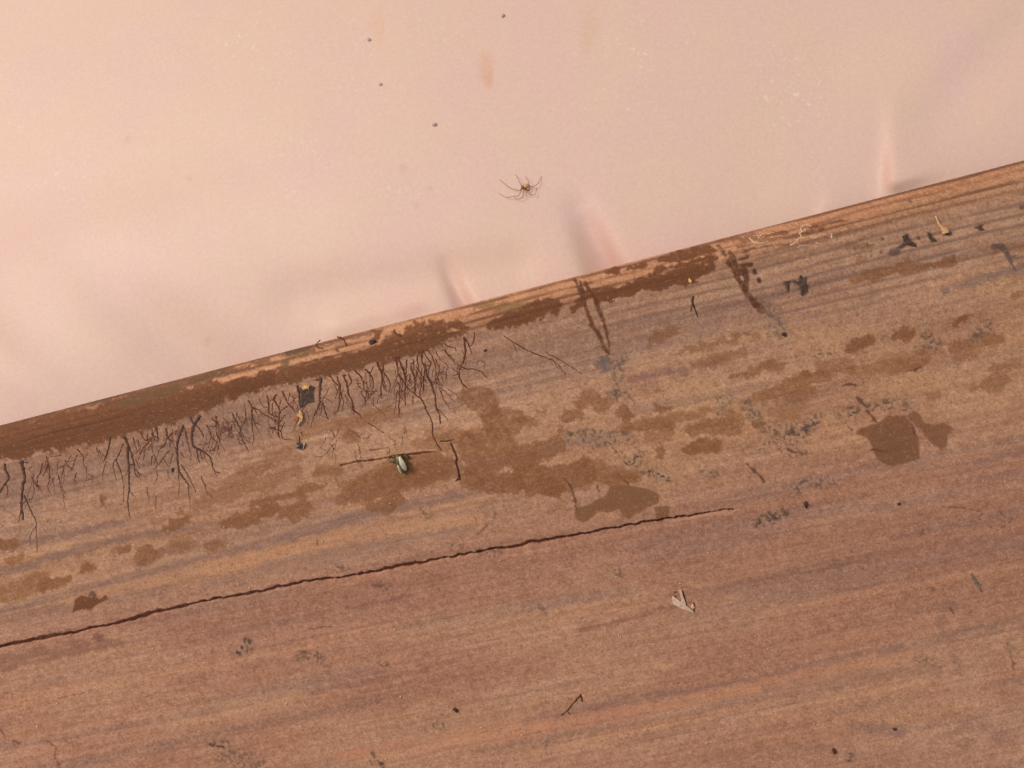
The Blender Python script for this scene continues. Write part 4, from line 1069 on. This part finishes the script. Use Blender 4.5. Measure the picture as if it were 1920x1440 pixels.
# ------------------------------------------------------------------ the green insect under the splinter
def insect():
    x0, y0, s = 700, 820, 10.667
    c = (x0 + 560 / s, y0 + 530 / s)
    b0 = surf(*c)
    t = thing('dead_insect', P(c[0], c[1], b0), 'small dead insect with pale green wings under the lifted splinter', 'insect')
    def W(zx, zy, h):
        px, py = x0 + zx / s, y0 + zy / s
        return P(px, py, b0 - h * S)
    def lathe(path, mat, name, flat=0.7, sides=12):
        bm = bmesh.new()
        sp = smooth_path(path, 4)
        add_tube(bm, [W(q[0], q[1], q[2]) for q in sp], [max(q[3], 2) * S / s for q in sp], sides, flat)
        return rel(obj(name, bm, mat), t)
    lathe([(500, 350, 3, 40), (505, 390, 4, 85), (540, 480, 5, 105), (580, 580, 5, 100), (610, 660, 4, 70), (620, 715, 3, 25)], M_BODY, 'body')
    lathe([(515, 340, 3, 30), (505, 365, 4, 62), (500, 400, 4, 50)], M_BODY, 'head')
    lathe([(520, 385, 10, 22), (545, 450, 13, 40), (580, 530, 14, 56), (625, 610, 12, 46), (650, 665, 9, 18)], M_WING, 'wing', 0.3)
    lathe([(490, 540, 9, 14), (500, 590, 11, 22), (525, 655, 10, 24), (560, 720, 7, 14)], M_WING, 'wing', 0.3)
    for L in ([(470, 470, 3, 22), (400, 478, 5, 20), (330, 490, 0, 14)], [(600, 390, 3, 20), (660, 355, 6, 18), (715, 400, 3, 14), (690, 440, 0, 12)], [(460, 400, 3, 20), (400, 380, 3, 18), (385, 420, 0, 12)],
              [(660, 560, 4, 18), (695, 610, 4, 15), (690, 670, 0, 12)]):
        lathe(L, M_BODY, 'leg', 1.0, 7)
insect()

# ------------------------------------------------------------------ litter lying on the timber
def tubes(name, x0, y0, s, paths, mat, flat=0.8, sink=0.0, wob=0.3, seed=0):
    return obj(name, strand_bm([([(x0 + q[0] / s, y0 + q[1] / s) for q in p], r0, r1) for p, r0, r1 in paths], wob, flat, sink, seed), mat)

K = (520, 700, 9.0)
t = thing('charred_flake', P(574, 740, surf(574, 740)), 'dark charred bark flake with a yellow crumb on top', 'bark flake')
rel(obj('flake', flake_bm([(K[0] + x / 9, K[1] + y / 9) for x, y in ((350, 230), (420, 250), (480, 280), (560, 200), (620, 225), (600, 330), (610, 480), (520, 500), (440, 550), (380, 590), (360, 480), (400, 380))], 1.6, 1.2, 0.2, 3), M_SOOT, None, False), t)
rel(obj('crumb', flake_bm([(K[0] + x / 9, K[1] + y / 9) for x, y in ((410, 250), (450, 205), (500, 215), (545, 205), (525, 240), (535, 270), (490, 265), (430, 280))], 3.4, 1.5, 0.2, 5), M_YELLOW, None, False), t)['label'] = 'straw yellow crumb'
t = thing('husk', P(561, 785, surf(561, 785)), 'curved straw-yellow husk with an orange flap among the strands', 'husk')
rel(obj('shell', flake_bm([(K[0] + x / 9, K[1] + y / 9) for x, y in ((360, 625), (400, 640), (435, 690), (405, 690), (432, 740), (420, 800), (385, 830), (350, 885), (345, 870), (375, 800), (380, 740), (330, 720), (325, 690), (360, 680))], 3.0, 1.5, 0.4, 2), M_TAN, None, False), t)
rel(obj('flap', flake_bm([(K[0] + x / 9, K[1] + y / 9) for x, y in ((300, 740), (350, 745), (352, 790), (310, 800), (262, 785))], 1.4, 1.0, 0.1, 7), M_ORANGE, None, False), t)['label'] = 'orange flap'
t = thing('beetle_shell_remains', P(564, 833, surf(564, 833)), 'blue-black shell fragment with a white sliver below the straw-yellow husk', 'shell fragment')
rel(obj('shell', flake_bm([(K[0] + x / 9, K[1] + y / 9) for x, y in ((320, 1170), (370, 1160), (400, 1190), (430, 1230), (395, 1290), (370, 1260), (310, 1260), (335, 1210))], 2.6, 1.6, 0.2, 4), M_BLUEBLACK, None, False), t)
rel(obj('sliver', flake_bm([(K[0] + x / 9, K[1] + y / 9) for x, y in ((440, 1175), (470, 1180), (455, 1230), (440, 1275), (425, 1270), (440, 1220))], 2.6, 1.2, 0.1, 6), M_PALE, None, False), t)['label'] = 'white sliver'
rel(tubes('bristle', *K, [([(375, 1160), (370, 1060)], 1.1, 0.6), ([(400, 985), (430, 1060)], 1.0, 0.6), ([(470, 1170), (465, 1280)], 0.9, 0.7)], M_BLACK), t)

t = thing('pod_stalk', P(1766, 422, surf(1766, 422)), 'yellow stalk with a flared dark tip near the ringed plank edge', 'stalk')
N2 = (1620, 380, 6.4)
bm = bmesh.new()
sp = smooth_path([(860, 160, 10), (885, 220, 15), (905, 265, 18), (940, 300, 26), (975, 340, 44), (985, 370, 46)], 4)
add_tube(bm, [P(N2[0] + q[0] / 6.4, N2[1] + q[1] / 6.4, surf(N2[0] + q[0] / 6.4, N2[1] + q[1] / 6.4) - 2.0 * S) for q in sp], [q[2] / 6.4 * S for q in sp], 9, 0.6)
rel(obj('stem', bm, M_TAN), t)
rel(obj('tip', lump_bm(1620 + 1010 / 6.4, 380 + 370 / 6.4, 5, 3, 2.4, 25, 3, 0.3), M_BLUEBLACK), t)['label'] = 'dark tip'

t = thing('paint_chip', P(1280, 1126, surf(1280, 1126)), 'ragged pale chip with dark shadow strips on the reddish lower wood', 'chip')
Q = (1240, 1080, 18.0)
rel(obj('chip', flake_bm([(Q[0] + x / 18, Q[1] + y / 18) for x, y in ((590, 470), (680, 470), (740, 700), (820, 900), (850, 1050), (960, 1130), (1090, 1190), (1080, 1260), (900, 1170), (740, 1130), (600, 1060), (400, 960), (350, 780), (380, 660), (450, 830), (560, 880), (640, 920), (690, 800), (640, 600))], 1.5, 1.0, 0.0, 2), M_PALE, None, False), t)
rel(obj('chip', flake_bm([(Q[0] + x / 18, Q[1] + y / 18) for x, y in ((1060, 920), (1110, 1000), (1120, 1070), (1060, 1110), (990, 1070), (1010, 1000))], 1.5, 1.0, 0.0, 3), M_PALE, None, False), t)
for pth in ([(700, 480), (770, 680), (820, 880), (860, 1050), (960, 1110), (1050, 1165)], [(430, 550), (520, 530)], [(450, 660), (500, 770)], [(440, 900), (520, 860), (600, 960)], [(1080, 890), (1130, 1020)], [(1105, 1100), (1105, 1200)]):  # dark strips stand in for shadow along the chip's edges
    rel(tubes('edge', *Q, [(pth, 1.5, 1.1)], M_TWIG), t)['label'] = 'dark shadow strip'

o = tubes('twig', 960, 1060, 3.79, [([(485, 915), (500, 965)], 1.9, 1.4), ([(485, 925), (430, 985), (395, 1030), (350, 1065)], 1.5, 0.9), ([(395, 1040), (415, 1060)], 0.9, 0.6)], M_TWIG)
tag(o, 'thin bent dark twig lying on the orange grain low on the plank', 'twig')
o = tubes('twig', 700, 820, 10.667, [([(1540, 110), (1620, 280), (1670, 430), (1650, 480), (1690, 640), (1710, 760), (1715, 850)], 1.6, 2.0), ([(1705, 820), (1640, 880)], 1.4, 0.8)], M_TWIG)
tag(o, 'thin dark forked twig standing right of the dead insect', 'twig')
o = tubes('wood_sliver', 700, 820, 10.667, [([(1330, 78), (1480, 70), (1620, 40)], 1.5, 0.6)], M_BLACK)
tag(o, 'short dark sliver above the lifted splinter', 'sliver')
o = tubes('wood_sliver', 960, 400, 4.0, [([(1360, 620), (1352, 660), (1368, 710), (1392, 775)], 2.2, 1.2), ([(1352, 680), (1340, 735)], 1.3, 0.7)], M_BLACK)
tag(o, 'black forked sliver on bare wood below the edge mud', 'sliver')
o = tubes('lichen_stick', 1440, 900, 4.0, [([(1520, 700), (1545, 740), (1570, 790), (1600, 835)], 3.0, 2.4), ([(1550, 740), (1600, 790)], 1.5, 1.0)], M_GREY)
tag(o, 'short grey lichen-covered stick on the reddish lower wood', 'stick')

CR = [(698, 641, 6, 4, 'black crumb caught on the ringed plank edge above the strands', M_BLACK, 20), (1511, 946, 3.2, 6, 'black crumb beside the grey mould below the crack end', M_BLACK, 10), (1470, 627, 4.5, 3.2, 'black crumb below the longest brown run', M_BLACK, 0),
      (1685, 945, 3.2, 2.4, 'tiny brown-black crumb on the reddish wood below the large damp patch', M_TWIG, 20), (1677, 1367, 2.6, 3.4, 'tiny round black crumb on the pale lower wood', M_BLACK, 60), (910, 657, 2.8, 2.2, 'tiny black crumb right of the branching strands', M_BLACK, 0),
      (1294, 527, 3.0, 4.6, 'pale yellow grain on the dark edge mud', M_YELLOW, 15), (1564, 1408, 3, 5, 'dark brown curl at the pale lower wood', M_TWIG, 20), (324, 881, 2, 4, 'tiny black crumb between two dark strands', M_BLACK, 0),
      (854, 1331, 3.4, 5, 'dark purple-brown curl above the orange grain band', M_TWIG, 40)]
for i, (x, y, rx, ry, lab, m_, an) in enumerate(CR):
    tag(obj('crumb', lump_bm(x, y, rx, ry, min(rx, ry) * 0.8, an, 70 + i, 0.35), m_), lab, 'crumb')

for i, (x0, y0, k_, pts, lab) in enumerate((
    (1360, 380, 7.385, ((1040, 1000), (1060, 1060), (1120, 1020), (1105, 1090), (1130, 1180), (1140, 1230), (1090, 1270), (1050, 1290), (1060, 1200), (1000, 1130), (940, 1080), (1020, 1090)), 'spiky dark bark shred on bare wood right of the longest brown run'),
    (1360, 380, 7.385, ((830, 1090), (900, 1080), (880, 1140), (880, 1200), (860, 1235), (845, 1150)), 'small dark bark shred beside the spiky one'),
    (1620, 380, 6.4, ((460, 400), (530, 380), (525, 430), (600, 480), (635, 530), (560, 520), (520, 500), (440, 550), (425, 540), (480, 470)), 'forked dark bark shred near the yellow stalk'),
    (1620, 380, 6.4, ((755, 345), (790, 370), (810, 420), (885, 460), (820, 470), (780, 430)), 'narrow dark bark shred between the forked shred and yellow stalk'),
    (1620, 380, 6.4, ((1320, 290), (1370, 285), (1430, 255), (1390, 295), (1450, 325), (1385, 330), (1355, 305)), 'thin black bark shred on the other side of the yellow stalk'))):
    tag(obj('bark_shred', flake_bm([(x0 + x / k_, y0 + y / k_) for x, y in pts], 1.0, 0.9, 0.1, 30 + i), M_SOOT, None, False), lab, 'bark shred', 'bark shreds near the plank edge')

# dirty shreds of old web caught on the edge
Wb = (1360, 380, 7.385)
WEBS = [
    ([([(340, 490), (400, 550), (450, 560), (545, 550)], 1.6, 0.9), ([(430, 560), (450, 520)], 1.0, 0.7)], 'short pale web shred beside the brown run'),
    ([([(460, 490), (500, 450), (600, 430), (690, 405)], 1.4, 0.8), ([(390, 460), (480, 460)], 0.8, 0.8)], 'thin pale web thread on the dark edge wood'),
    ([([(850, 605), (940, 570), (1000, 510), (1050, 470), (1030, 430), (1060, 400), (1045, 360), (1090, 320), (1150, 315), (1195, 325)], 1.6, 1.2), ([(1060, 400), (1110, 390), (1100, 350)], 1.3, 1.0), ([(1000, 520), (1005, 575)], 1.2, 0.8),
      ([(1040, 480), (1110, 490)], 1.6, 1.0), ([(900, 590), (980, 560), (1000, 530)], 1.4, 1.0), ([(1000, 630), (1030, 600), (1090, 590), (1200, 590)], 1.2, 0.8)], 'largest looped whitish web tangle on the plank edge'),
    ([([(1180, 460), (1230, 500), (1300, 450), (1360, 440), (1440, 465)], 1.9, 1.0), ([(1210, 465), (1270, 470)], 1.6, 1.2), ([(1250, 560), (1300, 560)], 1.8, 1.4)], 'pale web shred right of the looped tangle'),
    ([([(1465, 430), (1470, 500)], 2.8, 2.4), ([(1470, 440), (1500, 435)], 1.2, 0.6), ([(1560, 495), (1590, 497)], 1.3, 1.0)], 'stubby cream web lump at the end of the web shreds'),
    ([([(1600, 390), (1640, 370), (1690, 365)], 1.6, 0.9)], 'tiny pale web wisp farthest from the brown run'),
]
for i, (paths, lab) in enumerate(WEBS):
    tag(tubes('web_shred', *Wb, paths, M_WEB, 0.8, -0.6, 0.5, 200 + i), lab, 'web', 'old web shreds on the plank edge')
o = tubes('web_shred', 180, 760, 7.2, [([(1190, 215), (1150, 240)], 1.2, 0.8), ([(1280, 205), (1330, 190), (1340, 215)], 1.4, 0.8), ([(1370, 120), (1420, 130), (1445, 150)], 1.3, 0.9), ([(1280, 70), (1290, 85)], 1.2, 1.0)], M_WEB, 0.8, -1.2, 0.5, 3)
tag(o, 'pale crusty threads at the top of a thick dark strand', 'web', 'old web shreds on the plank edge')

# pale grains of sand and dust: too many and too small to count
bm = bmesh.new()
rnd = random.Random(5)
GR = [(458, 635), (592, 640), (1013, 648), (1022, 645), (1118, 638), (1060, 652), (1150, 562), (420, 1100), (447, 1095), (468, 1102), (327, 1103), (740, 935), (732, 944), (8, 828), (172, 807), (724, 1287), (751, 1306),
      (978, 1378), (903, 1364), (1550, 797), (1585, 705), (1618, 882), (1710, 922), (1160, 1190), (1164, 1193), (1362, 1173), (1538, 1330), (1548, 1339), (1562, 1326), (1500, 1308), (1805, 1263), (1880, 1438), (1450, 1428),
      (1536, 1422), (1675, 1307), (919, 1107), (905, 1230), (1782, 1124), (1860, 1108), (1641, 1113), (1718, 1067), (1884, 903), (1632, 780), (1163, 935), (698, 786), (740, 1180), (605, 1015), (706, 936)]
for k_ in range(110):
    GR.append((rnd.uniform(0, 1920), rnd.uniform(0, 1440)))
for x, y in GR:
    u, e = px2ue(x, y)
    if e < 60:
        continue
    r = rnd.uniform(0.8, 1.9)
    b2 = bmesh.ops.create_icosphere(bm, subdivisions=1, radius=1)
    c0 = P(x, y, surf(x, y))
    fx, fz = rnd.uniform(0.7, 1.5), rnd.uniform(0.7, 1.3)
    for v in b2['verts']:
        v.co = c0 + Vector((v.co.x * r * S * fx, v.co.y * r * S * 0.7 - 0.4 * r * S, v.co.z * r * S * fz))
o = obj('sand_grains', bm, M_WEB)
tag(o, 'scattered pale grains of dust and sand on the plank', 'dust')
o['kind'] = 'stuff'
